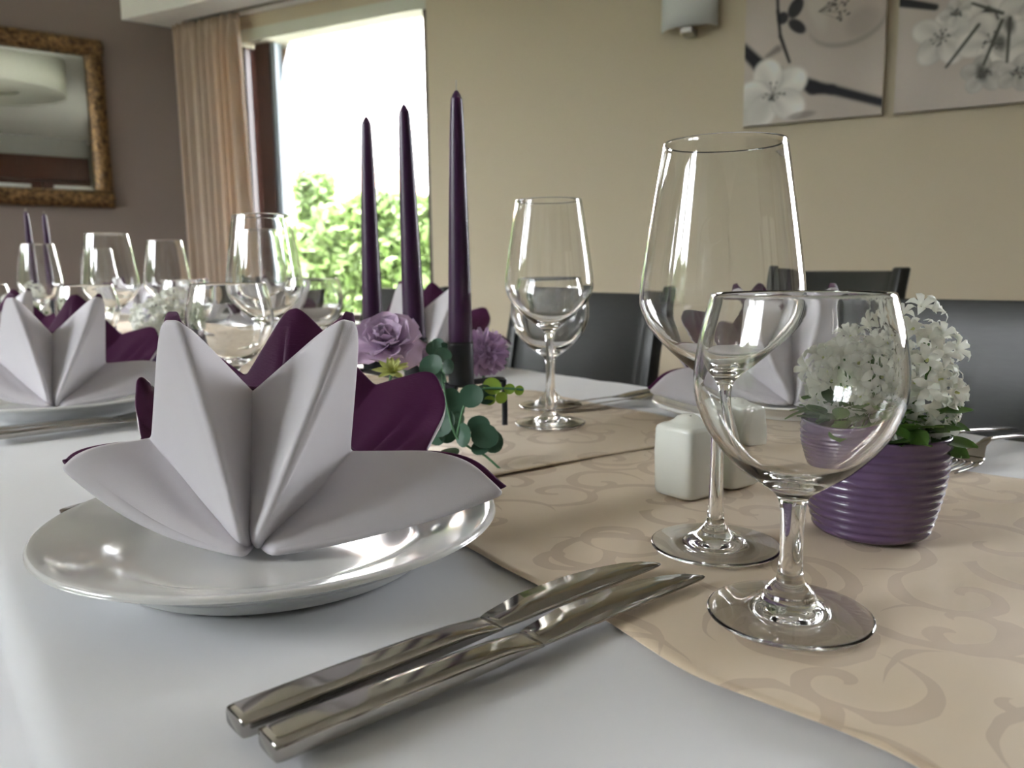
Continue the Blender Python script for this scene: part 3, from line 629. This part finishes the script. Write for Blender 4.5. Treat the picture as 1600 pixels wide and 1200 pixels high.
napkin('G', AZ0-azv('G')+0.2, True, 'white and purple star napkin on the chair side near the curtain')
napkin('B2', AZ0-azv('B2'), False, 'white and purple star napkin third along the side without chairs')
napkin('B3', AZ0-azv('B3'), False, 'white and purple star napkin last along the side without chairs')
napkin('H', AZ0-azv('H'), True, 'white and purple star napkin on the chair side by the mirror wall')

# ------------------------------------------------------------------ cutlery
def superell(w, h, n, p=3.0):
    o = []
    for k in range(n):
        a = 2*PI*k/n+PI/n; c, s = math.cos(a), math.sin(a)
        o.append((w*abs(c)**(2/p)*(1 if c > 0 else -1), h*abs(s)**(2/p)*(1 if s > 0 else -1)))
    return o
def knife_meshes():
    hs = []
    for x, w_, h_, zc in [(0.0, 0.0066, 0.0030, 0.0044), (0.0006, 0.0078, 0.0039, 0.0044), (0.003, 0.0082, 0.0042, 0.0044), (0.04, 0.0081, 0.0041, 0.0044), (0.08, 0.0078, 0.0037, 0.0042), (0.100, 0.0075, 0.0031, 0.0040), (0.111, 0.0076, 0.0020, 0.0036), (0.117, 0.0080, 0.0013, 0.0034), (0.120, 0.0082, 0.0010, 0.0033)]:
        hs.append([(x, a, zc+b) for a, b in superell(w_, h_, 28, 4.2)])
    hd = MB().loft(hs).mesh('handle', 'steel'); bs = []
    for x, y0, y1, th in [(0.1195, -0.0080, 0.0080, 0.0009), (0.124, -0.0082, 0.0092, 0.0008), (0.145, -0.0082, 0.0102, 0.0007), (0.175, -0.0082, 0.0098, 0.0007), (0.198, -0.0082, 0.0078, 0.0006), (0.215, -0.0082, 0.0044, 0.0005), (0.226, -0.0082, 0.0004, 0.0005), (0.232, -0.0078, -0.0034, 0.0004), (0.2345, -0.0070, -0.0052, 0.0003)]:
        m = (y0+y1)/2; zc = 0.0033-0.0008*(x-0.12)/0.115
        bs.append([(x, yy, zz+(yy+0.0082)*0.22*min(1, max(0, (x-0.119)/0.03))) for x, yy, zz in [(x, y0, zc-0.1*th), (x, y0+(y1-y0)*0.12, zc-th*0.8), (x, y1-0.0006, zc-th), (x, y1, zc), (x, y1-0.0006, zc+th), (x, y0+(y1-y0)*0.12, zc+th*0.8)]])
    return hd, MB().loft(bs).mesh('blade', 'steel')
KH, KB = knife_meshes()
def knife(p, q, label, z=None, flip=1):
    p = Vector((*p, 0)); q = Vector((*q, 0)); d = q-p; t = thing('table_knife', label, 'knife', (p.x, p.y, (ztab(q.x, q.y) if z is None else z)+0.0003), math.atan2(d.y, d.x), 'steel table knives')
    put(KH, 'handle', t); o = put(KB, 'blade', t)
    if flip < 0: o.scale = (1, -1, 1)
    return t
knife((0.0790, 0.2680), (0.312, 0.2845), 'steel table knife lying nearer the white plate of the knife pair')
knife((0.0830, 0.2470), (0.317, 0.2580), 'steel table knife of the pair lying farther from the white plate')
knife((0.055, 0.9250), (0.292, 0.9330), 'steel table knife in front of the second plate, farther from that plate')
knife((0.055, 0.9480), (0.292, 0.9540), 'steel table knife in front of the second plate, right at its rim')
knife((0.815, 0.655), (0.578, 0.664), 'steel table knife across the runner pointing at the tall glass foot')
knife((0.815, 0.678), (0.580, 0.690), 'steel table knife across the runner behind the other pointing knife')
knife((0.815, 1.31), (0.578, 1.31), 'steel table knife behind the lilac pompon flower')
knife((0.815, 1.335), (0.578, 1.34), 'steel table knife behind the lilac pompon flower, farther from it')
def fork_meshes():
    def zc(x):
        return 0.0015+0.0125*max(0, math.sin(PI*min(1, x/0.115)))**1.3*(1 if x < 0.0575 else 0.9) if x < 0.115 else 0.0015+0.004*math.sin(PI*(x-0.115)/0.10)
    zp = crom([(0.0, 0.0022), (0.02, 0.0015), (0.045, 0.0030), (0.062, 0.0095), (0.080, 0.0150), (0.105, 0.0140), (0.15, 0.0095), (0.205, 0.0032)], 8)
    def z_at(x):
        return float(np.interp(x, [p[0] for p in zp], [p[1] for p in zp]))
    hs = []
    for x, w_, h_ in [(0.052, 0.0100, 0.0010), (0.060, 0.0072, 0.0013), (0.070, 0.0042, 0.0017), (0.082, 0.0032, 0.0019), (0.10, 0.0034, 0.0019), (0.13, 0.0052, 0.0018), (0.17, 0.0075, 0.0017), (0.198, 0.0085, 0.0016), (0.2035, 0.0080, 0.0014), (0.205, 0.0065, 0.0010)]:
        z = z_at(x); hs.append([(x, a, z+b) for a, b in superell(w_, h_, 14, 2.6)])
    hd = MB().loft(hs).mesh('handle', 'steel'); tn = MB()
    for k in range(4):
        y0 = (k-1.5)*0.0058
        tn.loft([[(x, y0*sp+a, z_at(x)+b) for a, b in superell(w_, 0.0009, 8, 2.6)] for x, w_, sp in [(0.0, 0.0008, 1.0), (0.004, 0.0014, 1.0), (0.03, 0.0019, 1.0), (0.04, 0.0024, 1.0), (0.046, 0.0030, 0.98)]])
    tn.loft([[(x, a, z_at(x)+b) for a, b in superell(w_, 0.0010, 14, 3)] for x, w_ in [(0.0435, 0.0108), (0.050, 0.0106), (0.0525, 0.0098)]])
    return hd, tn.mesh('tines', 'steel')
FH, FT = fork_meshes()
def fork(p, rz, label):
    t = thing('table_fork', label, 'fork', (p[0], p[1], ztab(p[0]+0.002, p[1])+0.0004), rz, 'steel table forks'); put(FH, 'handle', t); put(FT, 'tines', t); return t
fork((0.632, 0.272), 0.02, 'steel fork on the far cloth edge nearer the purple flowerpot')
fork((0.640, 0.305), 0.0, 'steel fork on the far cloth edge, the one closer to the far napkin')
fork((0.276, 0.588), PI-0.015, 'steel fork hidden behind the plate of the large knives setting, handle end showing')

# ------------------------------------------------------------------ wine glasses
def tall_prof():
    o = crom([(0.0, 0.0022), (0.020, 0.0016), (0.033, 0.0004), (0.0362, 0.0002), (0.0370, 0.0010), (0.0362, 0.0019), (0.030, 0.0028), (0.018, 0.0050), (0.0105, 0.0085), (0.0060, 0.0135), (0.0045, 0.021), (0.0038, 0.045), (0.0038, 0.075), (0.0046, 0.090), (0.0075, 0.0975), (0.0145, 0.1035), (0.0270, 0.1140), (0.0390, 0.1270), (0.0445, 0.1385), (0.0452, 0.1480), (0.0432, 0.1650), (0.0395, 0.1900), (0.0355, 0.2150), (0.0333, 0.2284)], 4)
    i = crom([(0.0330, 0.2292), (0.0324, 0.2290), (0.0321, 0.2280), (0.0345, 0.2150), (0.0385, 0.1900), (0.0422, 0.1650), (0.0441, 0.1480), (0.0434, 0.1390), (0.0379, 0.1282), (0.0258, 0.1155), (0.0130, 0.1065), (0.0050, 0.1035), (0.0, 0.1030)], 4)
    return o+i
def round_prof():
    o = crom([(0.0, 0.0022), (0.020, 0.0016), (0.033, 0.0004), (0.0362, 0.0002), (0.0373, 0.0012), (0.0364, 0.0023), (0.030, 0.0032), (0.019, 0.0052), (0.0130, 0.0085), (0.0108, 0.0125), (0.0085, 0.0150), (0.0060, 0.0190), (0.0052, 0.030), (0.0053, 0.045), (0.0062, 0.0545), (0.0090, 0.0590), (0.0160, 0.0640), (0.0270, 0.0725), (0.0380, 0.0855), (0.0440, 0.0990), (0.0457, 0.1120), (0.0440, 0.1280), (0.0408, 0.1420), (0.0390, 0.1486)], 4)
    i = crom([(0.0386, 0.1498), (0.0379, 0.1500), (0.0373, 0.1490), (0.0393, 0.1410), (0.0424, 0.1280), (0.0440, 0.1120), (0.0423, 0.1000), (0.0362, 0.0870), (0.0255, 0.0750), (0.0140, 0.0680), (0.0060, 0.0655), (0.0, 0.0650)], 4)
    return o+i
TALL = MB().lathe(tall_prof(), 72).mesh('tall_wine_glass', 'glass'); ROUND = MB().lathe(round_prof(), 72).mesh('round_wine_glass', 'glass')
def wineglass(kind, x, y, label):
    o = put(TALL if kind else ROUND, 'tall_wine_glass' if kind else 'round_wine_glass'); o.location = (x, y, ztab(x, y)+0.0008); return tag(o, label, 'wine glass', 'tall tapered wine glasses' if kind else 'round bowled wine glasses')
wineglass(1, 0.365, 0.282, 'tall tapered wine glass standing between the shakers and the round glass')
wineglass(0, 0.3155, 0.2005, 'round bowled wine glass standing in front of the purple flowerpot')
wineglass(1, 0.527, 0.622, 'tall tapered wine glass by the eucalyptus sprig and black wire leg')
wineglass(0, 0.597, 0.704, 'round bowled wine glass directly behind the tall glass near the candles')
wineglass(1, 0.352, 0.948, 'tall tapered wine glass behind the peaks of the large napkin, before the curtain')
wineglass(0, 0.281, 0.866, 'round bowled wine glass between the white flowerpot and the tall glass before the curtain')
wineglass(1, 0.452, 1.235, 'tall tapered wine glass seen through the tall glass before the curtain')
wineglass(0, 0.560, 1.275, 'round bowled wine glass between the tall glass and the chair by the window')
wineglass(1, 0.2835, 1.480, 'tall tapered wine glass beyond the second napkin, before the brown wall')
wineglass(0, 0.232, 1.395, 'round bowled wine glass just past the second napkin')
wineglass(1, 0.438, 1.730, 'tall tapered wine glass above the distant white flowerpot')
wineglass(0, 0.440, 1.620, 'round bowled wine glass next to the distant white flowerpot')
wineglass(1, 0.2515, 2.050, 'tall tapered wine glass in front of the distant purple candles')
wineglass(0, 0.145, 2.000, 'round bowled wine glass beside the distant purple candles')
wineglass(1, 0.440, 2.400, 'tall tapered wine glass to the curtain side of the distant purple candles')
wineglass(1, 0.130, 2.330, 'tall tapered wine glass on the window side of the distant candles')

# ------------------------------------------------------------------ salt and pepper
def shaker_mesh():
    secs = []; s = 0.0180
    for z, k, p in [(0.0, 0.90, 5), (0.0012, 0.965, 6), (0.004, 0.985, 7), (0.03, 1.0, 8), (0.0475, 0.985, 7), (0.0500, 0.955, 6), (0.0512, 0.88, 4.5), (0.0522, 0.70, 3.2), (0.0540, 0.55, 2.2), (0.0565, 0.42, 2), (0.0580, 0.25, 2), (0.0584, 0.08, 2)]:
        secs.append([(a, b, z) for a, b in superell(s*k, s*k, 48, p)])
    return MB().loft(secs).mesh('body', 'shaker_china')
SB = shaker_mesh(); HOLE = MB().lathe([(0.0, 0.0), (0.0011, 0.0), (0.0011, 0.0004), (0, 0.0004)], 10).mesh('hole', 'black_metal')
def shaker(name, x, y, label, nh):
    t = thing(name, label, 'shaker', (x, y, ztab(x, y)+0.0006)); put(SB, 'body', t)
    for k in range(nh):
        a = 2*PI*k/nh; put(HOLE, 'pour_hole', t, Matrix.Translation((0.0045*math.cos(a) if nh > 1 else 0, 0.0045*math.sin(a) if nh > 1 else 0, 0.0574)))
shaker('salt_shaker', 0.4390, 0.3655, 'square white porcelain shaker left of the tall glass stem, in full view', 3)
shaker('pepper_shaker', 0.4850, 0.3640, 'square white porcelain shaker half hidden behind the tall glass stem', 2)

# ------------------------------------------------------------------ potted campanula
def star_flower():
    mb = MB()
    for k in range(5):
        a = 2*PI*k/5; M = Matrix.Rotation(a, 4, 'Z'); vs = []
        for r, w_, z in [(0.0010, 0.0011, 0.0), (0.0030, 0.0021, 0.0032), (0.0056, 0.0027, 0.0050), (0.0080, 0.0018, 0.0044), (0.0102, 0.0002, 0.0020)]:
            for s in (-1, 0, 1): vs.append(M @ Vector((r, s*w_, z-(0.0006 if s == 0 else 0))))
        mb.add(vs, [(j*3+i, j*3+i+1, (j+1)*3+i+1, (j+1)*3+i) for j in range(4) for i in range(2)])
    return mb.mesh('flower', 'petal_white')
FLOWER = star_flower()
THROAT = MB().lathe([(0, 0.0042), (0.0007, 0.0038), (0.0009, 0.0012), (0, 0.0004)], 8).mesh('pistil', 'flower_throat')
def leaf_mesh(l, w_, mat, name='leaf', cup=0.15, n=6):
    mb = MB(); vs = []
    for j in range(n+1):
        t = j/n; hw2 = w_*math.sin(PI*min(0.999, t*0.96+0.03))**0.75
        for s in (-1, -0.5, 0, 0.5, 1): vs.append((l*t, s*hw2, cup*w_*(s*s)-0.10*l*t*t))
    mb.add(vs, [(j*5+i, j*5+i+1, (j+1)*5+i+1, (j+1)*5+i) for j in range(n) for i in range(4)]); return mb.mesh(name, mat)
SLEAF = leaf_mesh(0.016, 0.006, 'leaf_green')
def face(n, spin):
    return n.to_track_quat('Z', 'Y').to_matrix().to_4x4() @ Matrix.Rotation(spin, 4, 'Z')
def pot_prof():
    o = [(0.0, 0.0), (0.028, 0.0), (0.0305, 0.001)]
    nz = 12; H_ = 0.0625
    for k in range(nz):
        z0 = 0.002+(H_-0.005)*k/nz; dz = (H_-0.005)/nz
        for t in (0.0, 0.25, 0.5, 0.75):
            zz = z0+dz*t; R_ = 0.0310+0.0100*math.sin(min(1, zz/0.058)*PI/2)**0.9
            o.append((R_+0.0014*math.sin(PI*t)**0.8, zz))
    o += [(0.0412, 0.0605), (0.0420, 0.0615), (0.0418, 0.0628), (0.0405, 0.0632), (0.0394, 0.0625), (0.0390, 0.055), (0.0385, 0.050)]
    return o
POT = MB().lathe(pot_prof(), 72).mesh('pot', 'pot_purple'); SOIL = MB().lathe([(0, 0.056), (0.03, 0.0555), (0.0387, 0.054)], 40).mesh('soil', 'soil')
def flower_pot(x, y, label, nf, nl, seed, azim, S=1.0, detail=True):
    r = random.Random(seed); t = thing('potted_campanula', label, 'potted plant', (x, y, ztab(x, y)+0.0008), 0, 'white flowers in purple pots')
    put(POT, 'pot', t); put(SOIL, 'soil', t)
    rt = Vector((math.cos(azim), -math.sin(azim), 0))
    ells = [(rt*-0.0105+Vector((0, 0, 0.0930)), 0.0285, 0.0270, nf*0.55), (rt*0.0165+Vector((0, 0, 0.0960)), 0.0235, 0.0390, nf*0.45), (rt*0.028+Vector((0, 0, 0.080)), 0.014, 0.020, nf*0.12)]
    for c, a, b, k in ells:
        for i in range(int(k)):
            zz = 1-2*(i+0.5)/k; ph = i*2.39996+r.uniform(-.3, .3); zz = max(-0.72, zz+r.uniform(-0.08, 0.08)); q = math.sqrt(max(0, 1-zz*zz)); n = Vector((q*math.cos(ph), q*math.sin(ph), zz))
            p = c+Vector((n.x*a, n.y*a, n.z*b))*r.uniform(0.80, 1.14); nn = (Vector((n.x/a, n.y/a, n.z/b)).normalized()+Vector((r.uniform(-.5, .5), r.uniform(-.5, .5), r.uniform(-.25, .5)))*1.1).normalized()
            fl = put(FLOWER, 'flower', t, Matrix.Translation(p) @ face(nn, r.random()*6.28) @ Matrix.Scale(r.uniform(0.8, 1.12)*S, 4))
            if detail and i % 2 == 0: put(THROAT, 'pistil', fl)
    for i in range(nl):
        ph = r.random()*2*PI; rr = r.uniform(0.010, 0.040); zz = r.uniform(0.058, 0.080); p = Vector((rr*math.cos(ph), rr*math.sin(ph), zz))
        M = Matrix.Translation(p) @ Matrix.Rotation(ph+r.uniform(-.8, .8), 4, 'Z') @ Matrix.Rotation(r.uniform(-0.7, 0.5), 4, 'Y') @ Matrix.Rotation(r.uniform(-.6, .6), 4, 'X') @ Matrix.Scale(r.uniform(0.7, 1.2), 4); put(SLEAF, 'leaf', t, M)
    st = MB()
    for c, a, b, k in ells[:2]:
        for i in range(9):
            ph = r.random()*2*PI; st.tube([(c.x*0.3+0.012*math.cos(ph), c.y*0.3+0.012*math.sin(ph), 0.054), (c.x*0.7+0.6*a*math.cos(ph), c.y*0.7+0.6*a*math.sin(ph), c.z-b*0.3), (c.x+0.6*a*math.cos(ph), c.y+0.6*a*math.sin(ph), c.z+b*0.5)], 0.0007, 5)
    st.build('stems', 'leaf_green', t)
    return t
flower_pot(0.459, 0.2385, 'white campanula in a ribbed purple pot behind the round wine glass', 135, 110, 5, math.radians(62))
flower_pot(0.300, 1.215, 'white campanula in a purple pot seen past the large napkin', 80, 40, 6, math.radians(14), 1.25, False)
flower_pot(0.240, 2.230, 'white campanula in a purple pot beside the distant purple candles', 60, 20, 7, math.radians(5), 1.4, False)

# ------------------------------------------------------------------ candle holders, candles, flowers, eucalyptus
def candle(base, top, label, wick, r0=0.0112):
    base = Vector(base); top = Vector(top); d = top-base; L_ = d.length; t = thing('taper_candle', label, 'candle', base, 0, 'purple taper candles'); t.rotation_euler = d.to_track_quat('Z', 'Y').to_euler()
    MB().lathe(crom([(0, 0.0), (r0*0.82, 0.0), (r0*0.88, 0.002), (r0, 0.035), (r0*0.97, 0.07), (r0*0.85, L_*0.5), (r0*0.66, L_*0.8), (r0*0.50, L_-0.012), (r0*0.40, L_-0.006), (r0*0.16, L_-0.001), (0, L_)], 5), 32).build('wax', 'candle', t)
    MB().tube([(0, 0, L_-0.002)]+[(x, 0, L_+z) for x, z in wick], 0.0008, 6).build('wick', 'wick', t)
def holder(loc, rz, label, cups, legs=True):
    t = thing('candle_holder', label, 'candle holder', loc, rz); zt = 0.050
    for y in (-0.078, 0.085):
        MB().tube(crom([(-0.078, y, 0.0022), (-0.078, y, 0.030), (-0.077, y, 0.044), (-0.070, y, zt), (0, y, zt), (0.066, y, zt), (0.073, y, 0.044), (0.074, y, 0.030), (0.074, y, 0.0022)], 4), 0.0030, 8).build('leg_wire', 'black_metal', t)
    MB().tube([(0, -0.10, zt), (0, 0.10, zt)], 0.003, 8).build('rail', 'black_metal', t)
    for (cx_, cy_) in cups:
        c = MB().lathe(crom([(0, 0.0), (0.0105, 0.0), (0.0122, 0.001), (0.0122, 0.038), (0.0118, 0.039), (0.0114, 0.038), (0.0114, 0.004), (0, 0.003)], 2), 28).build('candle_cup', 'black_metal', t); c.location = (cx_, cy_, zt+0.002)
    return t
HL = Vector((0.405, 0.715, 0.0058)); holder(HL, 0, 'black wire candle holder under three purple candles and lilac flowers', [(0.012, -0.092), (0.003, -0.024), (0.010, 0.080)])
c_base = [(0.417, 0.623, 0.0625), (0.408, 0.691, 0.0625), (0.415, 0.795, 0.0625)]
def top_at(px, py, b):          # where the tip stands, at the candle's own distance
    d = fw + RT*((px-800)/F) - UP*((py-600)/F); h = Vector((b[0], b[1], 0)); k = h.length/math.hypot(d.x, d.y); return CAM + d*k
candle(c_base[0], top_at(713, 141, c_base[0]), 'tall purple taper candle, the one against the beige wall', [(0.001, 0.003), (0.003, 0.007), (0.007, 0.010)])
candle(c_base[1], top_at(631, 163, c_base[1]), 'tall purple taper candle, the middle one of the three', [(0.0, 0.004), (0.001, 0.009), (0.001, 0.012)])
candle(c_base[2], top_at(572, 182, c_base[2]), 'tall purple taper candle, the one farthest from the eucalyptus', [(-0.001, 0.004), (-0.002, 0.009), (-0.003, 0.012)])
HL2 = Vector((0.300, 2.46, 0.0075)); holder(HL2, 0, 'black wire candle holder under the distant pair of purple candles', [(-0.018, -0.05), (0.030, 0.0)])
candle((0.282, 2.41, 0.0642), (0.278, 2.41, 0.332), 'distant purple taper candle closer to the mirror frame', [(0.0, 0.004), (0.001, 0.008)]); candle((0.330, 2.46, 0.0642), (0.325, 2.46, 0.330), 'distant purple taper candle closer to the brown wall corner', [(0.0, 0.004), (-0.002, 0.008)])

def petal_mesh(l, w_, mat):
    mb = MB(); n = 7; vs = []
    for j in range(n+1):
        t = j/n; hw2 = w_*(0.18+0.82*math.sin(PI*min(0.5, t*0.62))**1.2)*(1 if t < 0.72 else math.sqrt(max(0.03, 1-((t-0.72)/0.28)**2)))
        for s_ in (-1, -0.5, 0, 0.5, 1): vs.append((l*t, s_*hw2, 0.30*w_*s_*s_+0.10*l*math.sin(PI*t)-0.05*l*max(0, t-0.7)))
    mb.add(vs, [(j*5+i, j*5+i+1, (j+1)*5+i+1, (j+1)*5+i) for j in range(n) for i in range(4)]); return mb.mesh('petal', mat)
BIGPETAL = petal_mesh(0.028, 0.0125, 'petal_lilac')
def peony(c, label, seed, n=26, S=1.0, lean=(0, 0, 1)):
    r = random.Random(seed); t = thing('lilac_silk_flower', label, 'flower', c); t.rotation_euler = Vector(lean).to_track_quat('Z', 'Y').to_euler()
    for i in range(n):
        k = i/n; ph = i*2.39996; tilt = -1.40+1.25*k+r.uniform(-.28, .28)
        M = Matrix.Rotation(ph, 4, 'Z') @ Matrix.Translation((0.002, 0, 0.004*(1-k))) @ Matrix.Rotation(tilt, 4, 'Y') @ Matrix.Rotation(r.uniform(-.3, .3), 4, 'X') @ Matrix.Scale(S*(0.72+0.42*k), 4); put(BIGPETAL, 'petal', t, M)
    MB().lathe([(0, -0.004), (0.005, -0.003), (0.006, 0.002), (0, 0.008)], 12).build('flower_heart', 'star_green', t); MB().tube([(0, 0, -0.003), (0.002, 0, -0.02)], 0.0015, 6).build('stem', 'euca_stem', t)
p_ = pt(606, 548, 0.70); peony((p_.x, p_.y, p_.z), 'lilac silk flower with broad petals in front of the purple candles', 3, 28, 1.15, (-0.45, -0.45, 0.8))
p_ = pt(645, 560, 0.735); peony((p_.x, p_.y, p_.z), 'smaller lilac silk blossom low between two candle cups', 9, 16, 0.62, (0.1, -0.6, 0.5))
def pompon(c, R_, label, seed):
    r = random.Random(seed); t = thing('lilac_pompon_flower', label, 'flower', c); mb = MB(); n = 230
    for i in range(n):
        zz = 1-2*(i+0.5)/n; ph = i*2.39996; q = math.sqrt(1-zz*zz); d = Vector((q*math.cos(ph), q*math.sin(ph), zz)); a = d.orthogonal().normalized(); b = d.cross(a); sp = r.random()*6.28; a, b = a*math.cos(sp)+b*math.sin(sp), b*math.cos(sp)-a*math.sin(sp)
        L_ = R_*r.uniform(0.9, 1.08); w_ = 0.0030
        vs = [d*R_*0.35, d*L_*0.8+a*w_+b*0.0006, d*L_+a*w_*0.5+b*0.002, d*L_-a*w_*0.5+b*0.002, d*L_*0.8-a*w_+b*0.0006]; mb.add(vs, [(0, 1, 2, 3, 4)])
    o = mb.build('petals', 'pompon_lilac', t); o['kind'] = 'stuff'; MB().lathe([(0, -R_*0.6), (R_*0.5, -R_*0.3), (R_*0.5, R_*0.3), (0, R_*0.6)], 12).build('flower_heart', 'pompon_lilac', t)
    MB().tube([(0, 0, -R_*0.5), (0, 0.002, -R_-0.012)], 0.0015, 6).build('stem', 'euca_stem', t)
p_ = pt(756, 552, 0.83); pompon((p_.x, p_.y, p_.z), 0.026, 'round lilac pompon flower half hidden by the candle cup', 5)
SPIKE = leaf_mesh(0.013, 0.0024, 'star_green', 'petal', 0.3, 4)
p_ = pt(612, 582, 0.66); t = thing('green_star_flower', 'small yellow-green spiky flower below the lilac blossom', 'flower', p_); t.rotation_euler = (0.5, -0.35, 0); r = random.Random(2)
for i in range(20):
    k = i/20; put(SPIKE, 'petal', t, Matrix.Rotation(i*2.39996, 4, 'Z') @ Matrix.Rotation(-0.15-1.15*k, 4, 'Y') @ Matrix.Scale(0.8+0.5*(1-k), 4))
MB().tube([(0, 0, 0), (0, 0.004, -0.014)], 0.0012, 6).build('stem', 'euca_stem', t)
RL = {}
for nm, mt in (('d', 'euca_green'), ('l', 'euca_light')):
    mb = MB(); mb.grid(lambda u, v: (0.0 if v == 0 else v*math.cos(2*PI*u), v*math.sin(2*PI*u), 0.16*v*v+0.03*v*math.cos(6*PI*u)), 16, 4, True); RL[nm] = mb.mesh('leaf', mt)
def sprig(label, stems, leaves):
    b = pt(*stems[0][0]); b.z = 0.006; t = thing('eucalyptus_sprig', label, 'sprig', b)
    for s in stems:
        MB().tube([tuple(v) for v in crom([np.array(pt(*q)-b) for q in s], 6)], 0.0011, 6).build('stem', 'euca_stem', t)
    rr = random.Random(11)
    for px, py, D, R_, kind, nx, ny, nz in leaves:
        c = pt(px, py, D)-b; n = (-fw*nz + RT*nx + UP*ny).normalized(); rad = R_*D/F
        put(RL[kind], 'leaf', t, Matrix.Translation(c) @ face(n, rr.random()*6) @ Matrix.Diagonal((rad, rad*0.93, rad, 1)))
sprig('eucalyptus sprig lying on the runner with its stem end towards the shakers', [[(786, 737, 0.650), (758, 712, 0.655), (735, 700, 0.66), (712, 680, 0.66), (700, 640, 0.665), (693, 600, 0.67), (690, 575, 0.675)], [(714, 684, 0.66), (722, 645, 0.66), (733, 620, 0.66), (755, 608, 0.66), (790, 607, 0.66), (818, 609, 0.66)]],
      [(757, 682, 0.652, 22, 'd', .1, .3, 1), (752, 700, 0.655, 16, 'd', -.3, .8, 1), (726, 680, 0.655, 20, 'd', -.9, .1, 0.8), (768, 690, 0.660, 20, 'd', .6, .2, 1), (748, 665, 0.665, 18, 'd', 0, .6, 1),
       (688, 660, 0.668, 26, 'd', -.3, .2, 1), (700, 675, 0.672, 18, 'd', .5, -.3, 1), (680, 680, 0.672, 18, 'd', -.4, -.5, 1), (702, 705, 0.665, 16, 'd', .2, -.9, 0.6), (705, 622, 0.670, 16, 'd', .3, .3, 1),
       (674, 572, 0.672, 20, 'd', -.3, .4, 1), (692, 556, 0.680, 15, 'd', .2, .7, 1), (699, 573, 0.668, 13, 'd', .9, .1, .8), (678, 545, 0.690, 14, 'd', -.2, .6, 1), (683, 596, 0.675, 18, 'd', -.6, .1, 1),
       (737, 619, 0.655, 20, 'd', -.2, .1, 1), (757, 617, 0.660, 17, 'd', .3, .2, 1), (769, 604, 0.662, 15, 'l', .1, .3, 1), (783, 621, 0.660, 10, 'l', .2, -.2, 1), (796, 608, 0.660, 9, 'l', .1, .2, 1), (811, 610, 0.660, 8, 'l', .2, 0, 1), (765, 625, 0.660, 9, 'l', 0, -.5, 1)])
sprig('eucalyptus sprig tucked behind the candle cups', [[(700, 610, 0.76), (690, 570, 0.77), (684, 540, 0.78)]], [(684, 538, 0.78, 11, 'd', -.2, .5, 1), (694, 545, 0.775, 11, 'd', .4, .4, 1), (676, 556, 0.78, 13, 'd', -.5, .3, 1), (708, 640, 0.75, 18, 'd', .2, .4, 1), (712, 655, 0.75, 14, 'd', .4, -.1, 1)])

# ------------------------------------------------------------------ chairs
def make_chair(label):
    t = thing('dining_chair', label, 'chair', (0, 0, ZF), 0, 'dark wooden chairs'); B_ = 0.875
    def lean(z): return 0.07*max(0, (z-0.44)/0.44)**1.3
    for s in (-1, 1):
        secs = []
        for z, wx, wy in [(0, 0.016, 0.016), (0.44, 0.018, 0.020), (0.60, 0.017, 0.018), (0.75, 0.016, 0.016), (B_-0.003, 0.015, 0.013), (B_, 0.012, 0.010)]:
            x = 0.20+lean(z)-(0.05*(1-z/0.44) if z < 0.44 else 0)*-1*0.8
            secs.append([(x+a, s*0.205+b, z) for a, b in superell(wx, wy, 12, 5)])
        MB().loft(secs).build('back_post', 'chair_wood', t, sharp=40)
        MB().loft([[(-0.20+a, s*0.20+b, z) for a, b in superell(q, q, 12, 5)] for z, q in ((0, 0.014), (0.42, 0.020))]).build('leg', 'chair_wood', t, sharp=40)
    def pf(u, v):
        y = -0.190+0.38*u; z = 0.52+(B_-0.008-0.52)*v; return (0.200+lean(z)+0.020*(1-(2*u-1)**2), y, z)
    MB().grid(pf, 14, 8).build('back_panel', 'chair_wood', t, solid=0.014, bevel=0.003)
    MB().box(-0.225, 0.19, -0.222, 0.222, 0.435, 0.462).build('seat', 'chair_wood', t, smooth=False, bevel=0.008)
    for x in (-0.2, 0.19): MB().box(x-0.012, x+0.012, -0.185, 0.185, 0.37, 0.435).build('apron', 'chair_wood', t, smooth=False, bevel=0.002)
    return t
ch = make_chair('dark wooden chair behind the white campanula pot'); ch.location = (0.845, 0.425, ZF)
for x, y, rz, lb in [(0.845, 1.205, 0, 'dark wooden chair behind the pair of wine glasses near the candles'), (0.845, 1.93, 0, 'dark wooden chair behind the napkin at the three candles'), (0.845, 2.66, 0, 'dark wooden chair in front of the bright window edge'), (0.845, 3.30, 0, 'dark wooden chair in front of the curtain')]: dup(ch, (x, y, ZF), rz, lb)
mc = dup(ch, (1.52, 1.13, ZF), math.radians(-22), 'dark wooden chair standing apart against the beige wall below the pictures')
mc.scale = (1, 1, 1.04)
